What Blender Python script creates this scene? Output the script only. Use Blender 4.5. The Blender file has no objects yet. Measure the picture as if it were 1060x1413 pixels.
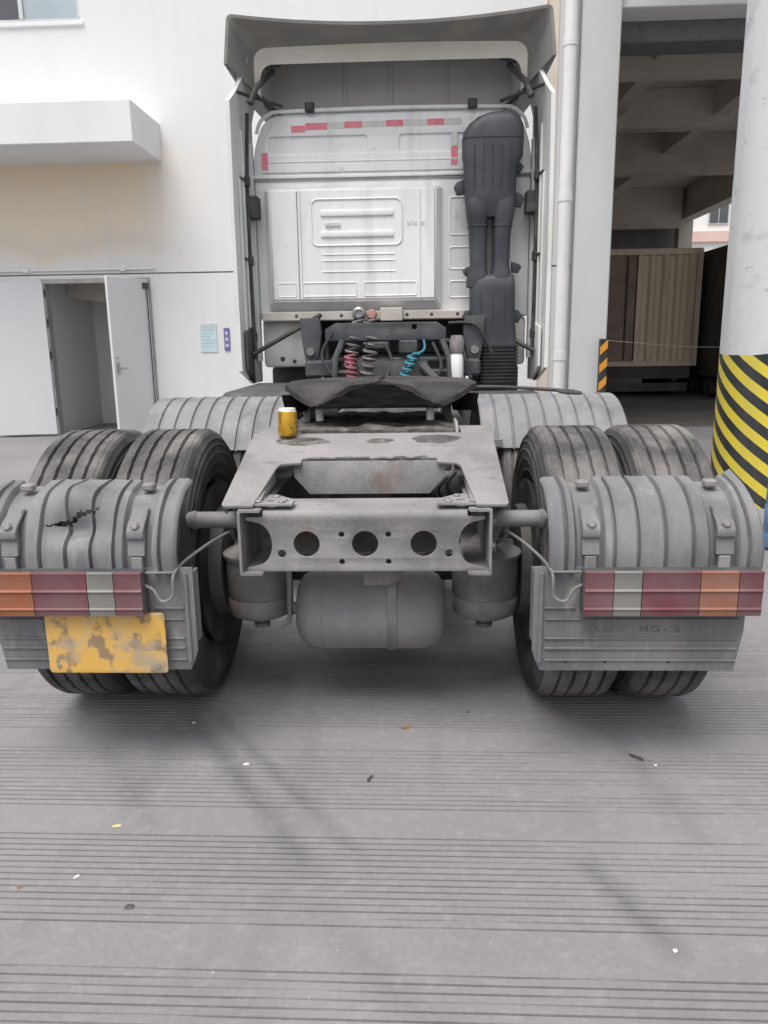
import bpy, bmesh, math, random
from mathutils import Vector, Matrix, noise
R = math.radians
PI = math.pi
random.seed(7)
scn = bpy.context.scene
COL = scn.collection

# ------------------------------------------------------------------ camera
cd = bpy.data.cameras.new('camera')
cam = bpy.data.objects.new('camera', cd)
COL.objects.link(cam)
scn.camera = cam
cd.sensor_fit = 'HORIZONTAL'; cd.sensor_width = 36.0; cd.lens = 36.0
cd.clip_start = 0.05; cd.clip_end = 2000
PITCH, YAW, ROLL = R(12.6), R(2.7), R(0.8)
fw = Vector((-math.sin(YAW)*math.cos(PITCH), math.cos(YAW)*math.cos(PITCH), -math.sin(PITCH)))
r0 = Vector((math.cos(YAW), math.sin(YAW), 0)); u0 = r0.cross(fw)
rt = r0*math.cos(ROLL) - u0*math.sin(ROLL); up = u0*math.cos(ROLL) + r0*math.sin(ROLL)
m3 = Matrix((rt, up, -fw)).transposed()
cam.matrix_world = Matrix.Translation((0.2, 0, 1.30)) @ m3.to_4x4()

# ------------------------------------------------------------------ world, sun, exposure
SUN_EL, SUN_AZ = R(66), R(205)          # azimuth clockwise from +Y: behind the camera, a little to the left
w = bpy.data.worlds.new('World'); scn.world = w; w.use_nodes = True
nt = w.node_tree
bg = nt.nodes['Background']
sky = nt.nodes.new('ShaderNodeTexSky'); sky.sky_type = 'NISHITA'; sky.sun_disc = False
sky.sun_elevation = SUN_EL; sky.sun_rotation = SUN_AZ
sky.air_density = 1.0; sky.dust_density = 4.0; sky.ozone_density = 1.0
hs = nt.nodes.new('ShaderNodeHueSaturation'); hs.inputs['Saturation'].default_value = 0.22
nt.links.new(sky.outputs[0], hs.inputs['Color']); nt.links.new(hs.outputs[0], bg.inputs['Color'])
bg.inputs['Strength'].default_value = 0.15
sd = bpy.data.lights.new('sun', 'SUN'); sd.energy = 1.8; sd.angle = R(36); sd.color = (1, .965, .92)
sun = bpy.data.objects.new('sun', sd); COL.objects.link(sun)
sdir = Vector((math.sin(SUN_AZ)*math.cos(SUN_EL), math.cos(SUN_AZ)*math.cos(SUN_EL), math.sin(SUN_EL)))
sun.rotation_euler = sdir.to_track_quat('Z', 'Y').to_euler()
vs = scn.view_settings
vs.view_transform = 'Standard'; vs.look = 'None'; vs.gamma = 1; vs.use_curve_mapping = False
vs.exposure = 0.29

# ------------------------------------------------------------------ materials
MATS = {}
def mat(name, c1, c2=None, scale=4.0, rough=.6, metal=0.0, bump=0.0, bscale=60.0, stretch=(1, 1, 1),
        lo=.35, hi=.65, fine=.0, fscale=90.0, dust=None, dlo=.45, dhi=.75, dscale=9.0, spec=.5, stains=()):
    """principled material: two colours mixed by a broad noise, fine grain, optional dust patches, fine relief"""
    m = bpy.data.materials.new(name); m.use_nodes = True; MATS[name] = m
    n = m.node_tree.nodes; L = m.node_tree.links
    b = n['Principled BSDF']
    b.inputs['Roughness'].default_value = rough; b.inputs['Metallic'].default_value = metal
    b.inputs['Specular IOR Level'].default_value = spec
    tc = n.new('ShaderNodeTexCoord'); mp = n.new('ShaderNodeMapping'); mp.inputs['Scale'].default_value = stretch
    L.new(tc.outputs['Object'], mp.inputs[0])
    def nz(s, d=5, src=mp):
        t = n.new('ShaderNodeTexNoise'); t.inputs['Scale'].default_value = s; t.inputs['Detail'].default_value = d
        L.new(src.outputs[0], t.inputs['Vector']); return t
    def ramp(src, a, z):
        r = n.new('ShaderNodeMapRange'); r.inputs[1].default_value = a; r.inputs[2].default_value = z
        L.new(src, r.inputs[0]); return r.outputs[0]
    def mix(f, a, bb, mode='MIX'):
        x = n.new('ShaderNodeMix'); x.data_type = 'RGBA'; x.blend_type = mode
        for k, v in ((0, f), (6, a), (7, bb)):
            if isinstance(v, (int, float)): x.inputs[k].default_value = v
            elif isinstance(v, tuple): x.inputs[k].default_value = (*v, 1)
            else: L.new(v, x.inputs[k])
        return x.outputs[2]
    c = mix(ramp(nz(scale).outputs[0], lo, hi), tuple(c1), tuple(c2 or c1))
    if fine:
        f = n.new('ShaderNodeMapRange'); f.inputs[1].default_value = .3; f.inputs[2].default_value = .7
        f.inputs[3].default_value = 1-fine; f.inputs[4].default_value = 1+fine
        L.new(nz(fscale, 3).outputs[0], f.inputs[0])
        h = n.new('ShaderNodeHueSaturation'); L.new(c, h.inputs['Color']); L.new(f.outputs[0], h.inputs['Value']); c = h.outputs[0]
    if dust:
        c = mix(ramp(nz(dscale, 8).outputs[0], dlo, dhi), c, tuple(dust))
    for k, (col, a, z, sc, stv, amt) in enumerate(stains):
        ms = n.new('ShaderNodeMapping'); ms.inputs['Scale'].default_value = stv; ms.inputs['Location'].default_value = (3.3*k, 1.7, 5.1*k)
        L.new(tc.outputs['Object'], ms.inputs[0])
        ml = n.new('ShaderNodeMath'); ml.operation = 'MULTIPLY'; ml.inputs[1].default_value = amt
        L.new(ramp(nz(sc, 9, ms).outputs[0], a, z), ml.inputs[0])
        c = mix(ml.outputs[0], c, tuple(col))
    L.new(c, b.inputs['Base Color'])
    if bump:
        bp = n.new('ShaderNodeBump'); bp.inputs['Strength'].default_value = bump; bp.inputs['Distance'].default_value = .004
        L.new(nz(bscale, 4).outputs[0], bp.inputs['Height']); L.new(bp.outputs[0], b.inputs['Normal'])
    m['nodes_out'] = 0
    return m, n, L, b, nz, ramp, mix, tc
def M(*a, **k): return mat(*a, **k)[0]

M('frame', (.185, .18, .185), (.285, .275, .275), 4, .8, 0, .3, 90, fine=.1, dust=(.34, .32, .315), dlo=.48, dhi=.8, spec=.25, stains=(((.20, .115, .075), .60, .70, 7, (1, 1, .6), .55), ((.07, .066, .064), .56, .70, 5, (1, 1, .25), .55)))
M('ramp_plate', (.245, .236, .237), (.31, .297, .296), 4, .85, 0, .2, 120, fine=.08, dust=(.17, .16, .155), dlo=.56, dhi=.76, dscale=5, spec=.2, stains=(((.12, .11, .105), .60, .72, 4, (1, 2, 1), .6), ((.23, .15, .11), .64, .72, 9, (1, 1, 1), .45)))
M('greasy', (.055, .053, .055), (.13, .12, .115), 7, .55, 0, .5, 60, fine=.2, dust=(.20, .185, .17), dlo=.55, dhi=.75, dscale=16)
M('grime', (.06, .057, .054), (.16, .15, .14), 14, .95, 0, .9, 45, fine=.25, dust=(.24, .225, .21), dlo=.5, dhi=.7, dscale=22, spec=.1)
M('grease', (.006, .006, .007), (.012, .011, .011), 12, .9, 0, .4, 40, spec=.0)
M('plate_steel', (.045, .043, .042), (.085, .081, .078), 5, .75, 0, .25, 70, fine=.15, dust=(.16, .13, .11), dlo=.60, dhi=.78, dscale=6, spec=.12)
M('guard', (.165, .17, .178), (.215, .212, .215), 6, .75, 0, .18, 120, stretch=(1, 1, .45), fine=.06, dust=(.275, .265, .265), dlo=.45, dhi=.85, dscale=4, spec=.3, stains=(((.085, .083, .085), .54, .74, 6, (1, 1, .35), .6), ((.36, .345, .34), .60, .74, 12, (1.2, 1, .5), .55)))
M('guard_front', (.20, .205, .215), (.26, .255, .26), 6, .75, 0, .18, 120, fine=.06, dust=(.31, .30, .305), dlo=.5, dhi=.85, dscale=4, spec=.3, stains=(((.085, .083, .085), .54, .74, 6, (1, 1, .35), .6), ((.36, .345, .34), .60, .74, 12, (1.2, 1, .5), .55)))
M('flap', (.165, .17, .175), (.21, .205, .205), 5, .8, 0, .25, 110, stretch=(1, 1, .3), fine=.08, dust=(.25, .238, .235), dlo=.45, dhi=.85, dscale=5, spec=.25, stains=(((.085, .083, .085), .54, .74, 6, (1, 1, .35), .6), ((.36, .345, .34), .60, .74, 12, (1.2, 1, .5), .55)))
M('letters', (.13, .135, .14), (.22, .21, .205), 30, .85)
M('tyre', (.075, .072, .073), (.115, .110, .109), 6, .9, 0, .45, 130, fine=.18, dust=(.25, .235, .225), dlo=.42, dhi=.74, dscale=6, spec=.2)
M('tyre_side', (.045, .044, .045), (.07, .068, .068), 6, .85, 0, .2, 130, fine=.1, dust=(.13, .123, .118), dlo=.5, dhi=.85, spec=.25)
M('rim', (.03, .029, .028), (.055, .052, .05), 8, .85, 0, .3, 60, dust=(.08, .075, .07), spec=.2)
M('axle', (.05, .05, .05), (.10, .095, .09), 8, .85, 0, .3, 60)
M('tank', (.205, .212, .214), (.25, .252, .252), 3, .6, 0, .1, 90, fine=.05, dust=(.33, .315, .30), dlo=.45, dhi=.8, dscale=5, spec=.3, stains=(((.17, .16, .155), .52, .72, 4, (1, 1, .5), .6), ((.26, .18, .13), .63, .71, 9, (1, 1, 1), .5)))
M('drum', (.16, .156, .152), (.225, .217, .21), 6, .75, 0, .25, 70, fine=.1, dust=(.30, .285, .27), dlo=.5, dhi=.8, stains=(((.10, .095, .09), .52, .70, 5, (1, 1, .4), .6), ((.24, .16, .11), .62, .71, 9, (1, 1, 1), .5)))
M('cab_white', (.80, .805, .81), (.84, .845, .85), 2.2, .42, 0, 0, fine=.012, dust=(.60, .60, .595), dlo=.5, dhi=.9, dscale=2.5, stretch=(1, 1, .35), spec=.4, stains=(((.50, .49, .47), .54, .76, 3.5, (2.5, 2.5, .25), .5), ((.42, .40, .37), .64, .74, 14, (1, 1, 1), .4)))
M('cab_grimy', (.56, .555, .54), (.66, .655, .645), 4, .55, 0, 0, fine=.03, dust=(.42, .40, .37), dlo=.55, dhi=.8, dscale=6)
M('cab_beam', (.50, .465, .42), (.58, .55, .50), 6, .6, 0, .1, 80, dust=(.36, .33, .29), dlo=.55, dhi=.8)
M('seam', (.20, .20, .21), (.32, .32, .32), 5, .7)
M('stencil', (.58, .585, .595), (.64, .645, .65), 20, .6)
M('fairing', (.66, .68, .67), (.73, .74, .73), 3, .6, 0, .05, 90, stretch=(1, 1, .3), dust=(.50, .51, .50), dlo=.5, dhi=.9, dscale=4)
M('fairing_pale', (.72, .72, .70), (.78, .78, .76), 3, .55, 0, 0, stretch=(1, 1, .3), dust=(.52, .51, .47), dlo=.5, dhi=.9, dscale=4)
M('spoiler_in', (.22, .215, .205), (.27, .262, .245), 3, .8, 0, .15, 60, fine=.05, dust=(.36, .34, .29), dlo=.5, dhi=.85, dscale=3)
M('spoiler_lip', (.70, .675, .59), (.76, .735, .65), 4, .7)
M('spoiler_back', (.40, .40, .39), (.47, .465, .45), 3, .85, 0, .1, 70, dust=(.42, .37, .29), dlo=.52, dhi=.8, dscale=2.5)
M('black_plastic', (.040, .044, .052), (.055, .060, .070), 4, .5, 0, .06, 150, fine=.05, dust=(.09, .093, .10), dlo=.5, dhi=.9, dscale=5, spec=.4)
M('black_metal', (.028, .029, .031), (.06, .06, .06), 9, .65, 0, .2, 70, dust=(.12, .115, .105), dlo=.55, dhi=.85)
M('dark_grey', (.050, .054, .062), (.085, .088, .094), 6, .7, 0, .2, 70, dust=(.15, .143, .135), dlo=.55, dhi=.85)
M('rubber', (.02, .02, .021), (.04, .04, .04), 8, .6)
M('coil_red', (.36, .09, .13), (.28, .10, .13), 9, .45)
M('coil_blue', (.04, .25, .31), (.06, .20, .31), 9, .45)
M('coil_grey', (.10, .09, .095), (.22, .20, .21), 12, .5)
M('white_plastic', (.72, .73, .74), (.80, .80, .80), 6, .5)
M('tape_red', (.70, .17, .23), (.76, .24, .29), 14, .4)
M('tape_white', (.56, .57, .56), (.64, .64, .62), 14, .4)
M('coupling_red', (.42, .22, .20), (.50, .32, .28), 14, .6)
M('bolt', (.24, .235, .23), (.34, .32, .31), 20, .6, .3)
M('lens_red', (.14, .030, .042), (.19, .05, .06), 8, .45, 0, .12, 150, dust=(.215, .145, .15), dlo=.25, dhi=.75, dscale=6, spec=.3)
M('lens_orange', (.30, .085, .035), (.36, .12, .05), 8, .45, 0, .12, 150, dust=(.30, .20, .17), dlo=.25, dhi=.75, dscale=6, spec=.3)
M('lens_clear', (.20, .20, .185), (.26, .255, .235), 8, .45, 0, .12, 150, dust=(.24, .228, .215), dlo=.25, dhi=.75, dscale=6, spec=.3)
M('number_plate', (.74, .43, .08), (.68, .43, .15), 9, .5, 0, .05, 90, dust=(.60, .43, .20), dlo=.5, dhi=.66, dscale=13, stains=(((.17, .14, .12), .52, .60, 21, (1, 1, .8), .75), ((.40, .33, .27), .54, .64, 15, (1, 1, 1.3), .7), ((.62, .55, .46), .58, .70, 8, (1, 1, 1), .6)))
M('plate_marks', (.20, .16, .13), (.32, .24, .15), 16, .6)
M('plate_tan', (.55, .36, .17), (.62, .42, .20), 16, .6)
M('can_gold', (.72, .42, .05), (.62, .35, .03), 20, .3, .55, dust=(.34, .20, .03), dlo=.55, dhi=.62, dscale=45)
M('can_top', (.75, .75, .74), (.85, .85, .84), 20, .35, .3)
M('cable_orange', (.75, .30, .16), (.65, .25, .12), 9, .5)
M('wall_plain', (.74, .75, .755), (.79, .795, .80), .7, .85, 0, .15, 40, fine=.015, dust=(.66, .655, .63), dlo=.5, dhi=.9, dscale=1.5, stretch=(1, 1, .25))
M('pillar', (.62, .635, .64), (.69, .70, .70), .8, .8, 0, .15, 40, stretch=(1, 1, .3), dust=(.55, .55, .53), dlo=.5, dhi=.9, dscale=2)
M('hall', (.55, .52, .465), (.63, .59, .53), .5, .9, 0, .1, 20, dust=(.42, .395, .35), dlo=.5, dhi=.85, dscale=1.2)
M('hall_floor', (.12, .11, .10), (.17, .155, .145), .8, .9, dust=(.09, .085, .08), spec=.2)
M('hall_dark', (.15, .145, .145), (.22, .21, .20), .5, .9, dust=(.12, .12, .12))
M('door_paint', (.64, .645, .67), (.68, .685, .70), 1.0, .5, 0, 0, dust=(.62, .62, .62), dlo=.5, dhi=.95, dscale=2)
M('door_frame', (.34, .345, .34), (.44, .44, .43), 6, .6)
M('stair', (.34, .335, .33), (.42, .41, .40), 4, .85)
M('pvc', (.74, .745, .75), (.80, .80, .80), 2, .4, dust=(.66, .66, .65), dlo=.55, dhi=.9)
M('beige_trim', (.60, .53, .45), (.68, .61, .53), 3, .7)
M('window_frame', (.55, .56, .57), (.62, .63, .63), 4, .4, .3)
M('cont_beige', (.58, .48, .36), (.66, .55, .42), 2, .7, 0, .1, 50, stretch=(1, 1, .2), dust=(.33, .26, .20), dlo=.55, dhi=.8, dscale=3)
M('cont_rust', (.20, .16, .14), (.30, .21, .17), 2.5, .8, 0, .2, 50, dust=(.38, .22, .20), dlo=.6, dhi=.75, dscale=3)
M('cont_dark', (.055, .05, .05), (.085, .075, .07), 2.5, .8, 0, .1, 50)
M('orange_band', (.85, .36, .03), (.78, .33, .04), 8, .5)
M('black_band', (.03, .03, .032), (.05, .05, .05), 8, .5)
M('rope', (.30, .285, .25), (.38, .36, .32), 30, .9)
M('paper_blue', (.50, .66, .70), (.60, .72, .76), 12, .6)
M('paper_lines', (.38, .50, .56), (.48, .60, .62), 30, .6)
M('paper_head', (.55, .54, .60), (.64, .63, .68), 12, .6)
M('sign_blue', (.12, .10, .30), (.24, .21, .45), 18, .5)
M('barrel_blue', (.10, .25, .48), (.16, .33, .55), 5, .4)
M('leaf_dry', (.20, .12, .06), (.28, .17, .09), 60, .8)
M('leaf_dark', (.05, .045, .04), (.08, .07, .06), 60, .8)
M('scrap_white', (.65, .65, .62), (.75, .74, .70), 60, .8)
M('stone_dark', (.07, .07, .075), (.11, .11, .11), 50, .9)
M('scrap_yellow', (.55, .50, .22), (.62, .58, .30), 60, .8)
M('grit_stone', (.22, .21, .20), (.50, .49, .47), 30, .9)
M('far_white', (.78, .77, .75), (.83, .82, .80), .3, .8)
M('far_pink', (.66, .46, .40), (.72, .52, .46), .3, .8)
M('socket', (.3, .3, .3), (.42, .42, .42), 20, .4, .5)

def glass_mat(name, col, rough=.06):
    m, n, L, b, *_ = mat(name, col, tuple(c*1.25 for c in col), .8, rough)
    b.inputs['Specular IOR Level'].default_value = .9
    return m
glass_mat('glass_dark', (.06, .065, .07)); glass_mat('glass_blue', (.36, .42, .46), .15)

# facade paint: cream water stains on the band below the canopy, rain streaks
m, n, L, b, nz, ramp, mix, tc = mat('facade', (.71, .72, .725), (.76, .765, .77), .6, .85, 0, .12, 40, fine=.012, stretch=(1, 1, .22))
src = b.inputs['Base Color'].links[0].from_socket
sep = n.new('ShaderNodeSeparateXYZ'); L.new(tc.outputs['Object'], sep.inputs[0])
def curve(sock, pts):
    r = n.new('ShaderNodeValToRGB'); r.color_ramp.interpolation = 'EASE'
    e = r.color_ramp.elements
    while len(e) < len(pts): e.new(.5)
    for k, (p, v) in enumerate(pts): e[k].position = p; e[k].color = (v, v, v, 1)
    L.new(sock, r.inputs[0]); return r.outputs[0]
def math_(op, a, b_):
    q = n.new('ShaderNodeMath'); q.operation = op
    for k, v in ((0, a), (1, b_)):
        if isinstance(v, (int, float)): q.inputs[k].default_value = v
        else: L.new(v, q.inputs[k])
    return q.outputs[0]
wob = math_('MULTIPLY_ADD', nz(2.2, 5, tc).outputs[0], .5) if False else None
zz = math_('ADD', sep.outputs['Z'], math_('MULTIPLY', math_('SUBTRACT', nz(1.6, 6).outputs[0], .5), .9))
zf = curve(math_('DIVIDE', zz, 6.0), [(0, 0), (.385, .05), (.42, .55), (.50, .75), (.63, 1), (.68, 0), (1, 0)])
xf = curve(math_('DIVIDE', math_('ADD', sep.outputs['X'], 8.0), 8.0), [(0, 1), (.52, 1), (.64, .15), (.75, 0), (1, 0)])
fac = math_('MULTIPLY', math_('MULTIPLY', zf, xf), .95)
c = mix(fac, src, (.83, .70, .50))
st = ramp(nz(1.0, 6).outputs[0], .56, .72)
smudge = curve(math_('DIVIDE', zz, 6.0), [(0, 0), (.40, 0), (.43, 1), (.47, 0), (1, 0)])
c = mix(math_('MULTIPLY', math_('MULTIPLY', smudge, xf), .35), c, (.60, .57, .50))
rs = n.new('ShaderNodeMapping'); rs.inputs['Scale'].default_value = (7, 7, .35); L.new(tc.outputs['Object'], rs.inputs[0])
c = mix(math_('MULTIPLY', ramp(nz(1.0, 5, rs).outputs[0], .52, .8), .35), c, (.62, .635, .65))
L.new(c, b.inputs['Base Color'])

# striped column paint: diagonal bands wound round the shaft, white above
m, n, L, b, nz, ramp, mix, tc = mat('column_paint', (.66, .675, .69), (.73, .74, .75), .9, .7, 0, .1, 40, fine=.012, stretch=(1, 1, .4), stains=(((.48, .49, .51), .60, .70, 2.6, (1, 1, 1.6), .8), ((.40, .41, .42), .66, .70, 9, (1, 1, 2.5), .6), ((.58, .58, .57), .52, .72, 2, (2.5, 2.5, .15), .5)))
src = b.inputs['Base Color'].links[0].from_socket
sep = n.new('ShaderNodeSeparateXYZ'); L.new(tc.outputs['Object'], sep.inputs[0])
ang = math_('ARCTAN2', sep.outputs['Y'], sep.outputs['X'])
ph = math_('ADD', math_('MULTIPLY', ang, 13/(2*PI)), math_('MULTIPLY', sep.outputs['Z'], 5.8))
ph = math_('ADD', ph, math_('MULTIPLY', math_('SUBTRACT', nz(6, 4, tc).outputs[0], .5), .07))
st = math_('GREATER_THAN', math_('FRACT', ph, 0.0), .5)
yel = mix(ramp(nz(7, 6, tc).outputs[0], .4, .7), (.76, .62, .05), (.66, .55, .10))
blk = mix(ramp(nz(6, 6, tc).outputs[0], .4, .7), (.025, .027, .03), (.06, .062, .066))
band = mix(st, yel, blk)
edge = math_('LESS_THAN', math_('ADD', sep.outputs['Z'], math_('MULTIPLY', math_('SUBTRACT', nz(3, 6, tc).outputs[0], .5), .05)), 1.16)
c = mix(edge, src, band)
chip = ramp(nz(3.3, 9, tc).outputs[0], .70, .72)
c = mix(math_('MULTIPLY', chip, .7), c, (.55, .56, .57))
L.new(c, b.inputs['Base Color'])

# worn concrete of the yard
m, n, L, b, nz, ramp, mix, tc = mat('concrete', (.226, .217, .222), (.302, .290, .295), 1.3, .88, 0, .45, 110, lo=.3, hi=.7, fine=.07, fscale=70, spec=.25)
src = b.inputs['Base Color'].links[0].from_socket
wm = n.new('ShaderNodeMapping'); wm.inputs['Rotation'].default_value = (0, 0, R(28)); wm.inputs['Scale'].default_value = (2.2, .35, 1)
L.new(tc.outputs['Object'], wm.inputs[0])
c = mix(math_('MULTIPLY', ramp(nz(1.5, 4, wm).outputs[0], .54, .74), .6), src, (.15, .148, .156))      # tyre scuffs
wm2 = n.new('ShaderNodeMapping'); wm2.inputs['Rotation'].default_value = (0, 0, R(-22)); wm2.inputs['Scale'].default_value = (2.0, .4, 1)
L.new(tc.outputs['Object'], wm2.inputs[0])
c = mix(math_('MULTIPLY', ramp(nz(1.1, 4, wm2).outputs[0], .58, .76), .5), c, (.165, .165, .172))
def mark(c, A, Bp, wid, amt, col):
    A, Bp = Vector(A), Vector(Bp); d = (Bp-A); ln = d.length; d.normalize()
    def dot(vx, vy, off):
        return math_('ADD', math_('ADD', math_('MULTIPLY', gs.outputs['X'], vx), math_('MULTIPLY', gs.outputs['Y'], vy)), off)
    u = math_('DIVIDE', dot(d.x, d.y, -(A.x*d.x+A.y*d.y)), ln)
    v = math_('DIVIDE', dot(-d.y, d.x, A.x*d.y-A.y*d.x), wid)
    uf = curve(u, [(0, 0), (.12, .8), (.5, 1), (.85, .7), (1, 0)])
    vf = math_('MAXIMUM', math_('SUBTRACT', 1.0, math_('ABSOLUTE', math_('ADD', v, math_('MULTIPLY', math_('SUBTRACT', nz(5, 6, tc).outputs[0], .5), .9)), 0.0)), 0.0)
    f = math_('MULTIPLY', math_('MULTIPLY', uf, vf), math_('MULTIPLY', ramp(nz(16, 8, tc).outputs[0], .25, .6), amt))
    return mix(f, c, col)
gs = n.new('ShaderNodeSeparateXYZ'); L.new(tc.outputs['Object'], gs.inputs[0])
for (A, Bp, wid, amt) in (((-.66, 2.55), (-.02, 1.60), .055, .95), ((-.56, 2.55), (.10, 1.66), .040, .8), ((-.86, 2.30), (-.50, 1.80), .07, .5), ((.60, 1.76), (.775, 1.40), .055, .95), ((.95, 1.75), (.80, 2.6), .09, .5), ((-.1, 1.60), (.35, 1.10), .07, .45)):
    c = mark(c, A, Bp, wid, amt, (.085, .084, .090))
c = mix(math_('MULTIPLY', ramp(nz(4.5, 10, tc).outputs[0], .46, .66), .42), c, (.215, .205, .215))               # damp blotches
c = mix(math_('MULTIPLY', ramp(nz(9, 9, tc).outputs[0], .55, .85), .32), c, (.42, .405, .40))                # pale worn crust
c = mix(math_('MULTIPLY', ramp(nz(26, 6, tc).outputs[0], .66, .74), .5), c, (.13, .125, .125))             # pits
wm3 = n.new('ShaderNodeMapping'); wm3.inputs['Scale'].default_value = (1, 1.2, 1); L.new(tc.outputs['Object'], wm3.inputs[0])
c = mix(math_('MULTIPLY', ramp(nz(22, 12, wm3).outputs[0], .52, .78), .24), c, (.42, .405, .40))            # pale scuffs
c = mix(math_('MULTIPLY', ramp(nz(6.5, 3, tc).outputs[0], .70, .74), .55), c, (.085, .082, .084))            # oil spots
L.new(c, b.inputs['Base Color'])

# ------------------------------------------------------------------ mesh helpers
def V(*a): return Vector(a)
def mesh_of(bm, sharp=32, smooth=True):
    bmesh.ops.recalc_face_normals(bm, faces=bm.faces[:])
    me = bpy.data.meshes.new('mesh'); bm.to_mesh(me); bm.free()
    if smooth:
        me.polygons.foreach_set('use_smooth', [True]*len(me.polygons))
        me.set_sharp_from_angle(angle=R(sharp))
    return me
def link(name, me, material=None, parent=None, loc=None):
    me.name = name
    if material and not me.materials: me.materials.append(MATS[material])
    o = bpy.data.objects.new(name, me); COL.objects.link(o); o.parent = parent
    if loc is not None: o.location = loc
    return o
def obj(name, bm, material, parent=None, sharp=32, label=None):
    o = link(name, mesh_of(bm, sharp), material, parent)
    if label: o['label'] = label
    return o
def tag(o, label, cat, group=None):
    o['label'] = label; o['category'] = cat
    if group: o['group'] = group
    return o
def empty(name, loc=(0, 0, 0), parent=None):
    o = bpy.data.objects.new(name, None); COL.objects.link(o); o.location = loc; o.parent = parent
    o.empty_display_size = .1
    return o
def box(bm, x0, x1, y0, y1, z0, z1, bev=0.0, seg=1, mx=None):
    vs_ = [bm.verts.new((x, y, z)) for x in (x0, x1) for y in (y0, y1) for z in (z0, z1)]
    fs = [bm.faces.new([vs_[i] for i in q]) for q in ((0, 1, 3, 2), (4, 6, 7, 5), (0, 4, 5, 1), (2, 3, 7, 6), (0, 2, 6, 4), (1, 5, 7, 3))]
    if mx is not None: bmesh.ops.transform(bm, matrix=mx, verts=vs_)
    if bev:
        es = list({e for f in fs for e in f.edges})
        bmesh.ops.bevel(bm, geom=es, offset=bev, segments=seg, affect='EDGES', profile=.5)
    return bm
def B(*a, **k): return box(bmesh.new(), *a, **k)
def tube(bm, pts, r, n=10, cap=True):
    pts = [Vector(p) for p in pts]; rings = []
    prev = None
    for i, p in enumerate(pts):
        t = (pts[min(i+1, len(pts)-1)] - pts[max(i-1, 0)]).normalized()
        if prev is None:
            a = t.cross(Vector((0, 0, 1)));
            if a.length < 1e-3: a = t.cross(Vector((1, 0, 0)))
        else: a = prev - t*prev.dot(t)
        a.normalize(); prev = a; b_ = t.cross(a)
        rr = r[i] if isinstance(r, (list, tuple)) else r
        rings.append([bm.verts.new(p + (a*math.cos(2*PI*k/n) + b_*math.sin(2*PI*k/n))*rr) for k in range(n)])
    for i in range(len(rings)-1):
        for k in range(n):
            bm.faces.new((rings[i][k], rings[i][(k+1) % n], rings[i+1][(k+1) % n], rings[i+1][k]))
    if cap: bm.faces.new(rings[0][::-1]); bm.faces.new(rings[-1])
    return bm
def T(pts, r, n=10): return tube(bmesh.new(), pts, r, n)
def spline(pts, k=8):
    pts = [Vector(p) for p in pts]; out = []
    for i in range(len(pts)-1):
        p0, p1, p2, p3 = pts[max(i-1, 0)], pts[i], pts[i+1], pts[min(i+2, len(pts)-1)]
        for j in range(k):
            t = j/k
            out.append(.5*((2*p1) + (p2-p0)*t + (2*p0-5*p1+4*p2-p3)*t*t + (3*p1-p0-3*p2+p3)*t**3))
    out.append(pts[-1]); return out
def lathe(bm, prof, c, axis='Z', n=32, closed=False):
    """prof: (radius, height along the axis)"""
    c = Vector(c); rings = []
    for r_, h in prof:
        ring = []
        for k in range(n):
            a = 2*PI*k/n; u, v = r_*math.cos(a), r_*math.sin(a)
            ring.append(bm.verts.new(c + (V(u, v, h) if axis == 'Z' else V(h, u, v) if axis == 'X' else V(u, h, v))))
        rings.append(ring)
    for i in range(len(rings) - (0 if closed else 1)):
        A, Bq = rings[i], rings[(i+1) % len(rings)]
        for k in range(n): bm.faces.new((A[k], A[(k+1) % n], Bq[(k+1) % n], Bq[k]))
    if not closed:
        bm.faces.new(rings[0][::-1]); bm.faces.new(rings[-1])
    return bm
def loft(bm, rings, close=True, cap=True):
    rr = [[bm.verts.new(p) for p in r_] for r_ in rings]; n = len(rr[0])
    for i in range(len(rr)-1):
        for k in range(n if close else n-1):
            bm.faces.new((rr[i][k], rr[i][(k+1) % n], rr[i+1][(k+1) % n], rr[i+1][k]))
    if cap and close: bm.faces.new(rr[0][::-1]); bm.faces.new(rr[-1])
    return bm
def rrect(cx, cz, hx, hz, r, n=5):
    out = []
    for (sx, sz, a0) in ((1, 1, 0), (-1, 1, 90), (-1, -1, 180), (1, -1, 270)):
        for k in range(n+1):
            a = R(a0 + 90*k/n); out.append((cx+sx*(hx-r)+r*math.cos(a), cz+sz*(hz-r)+r*math.sin(a)))
    return out
def circ(cx, cz, r, n=28): return [(cx+r*math.cos(2*PI*k/n), cz+r*math.sin(2*PI*k/n)) for k in range(n)]
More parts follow.
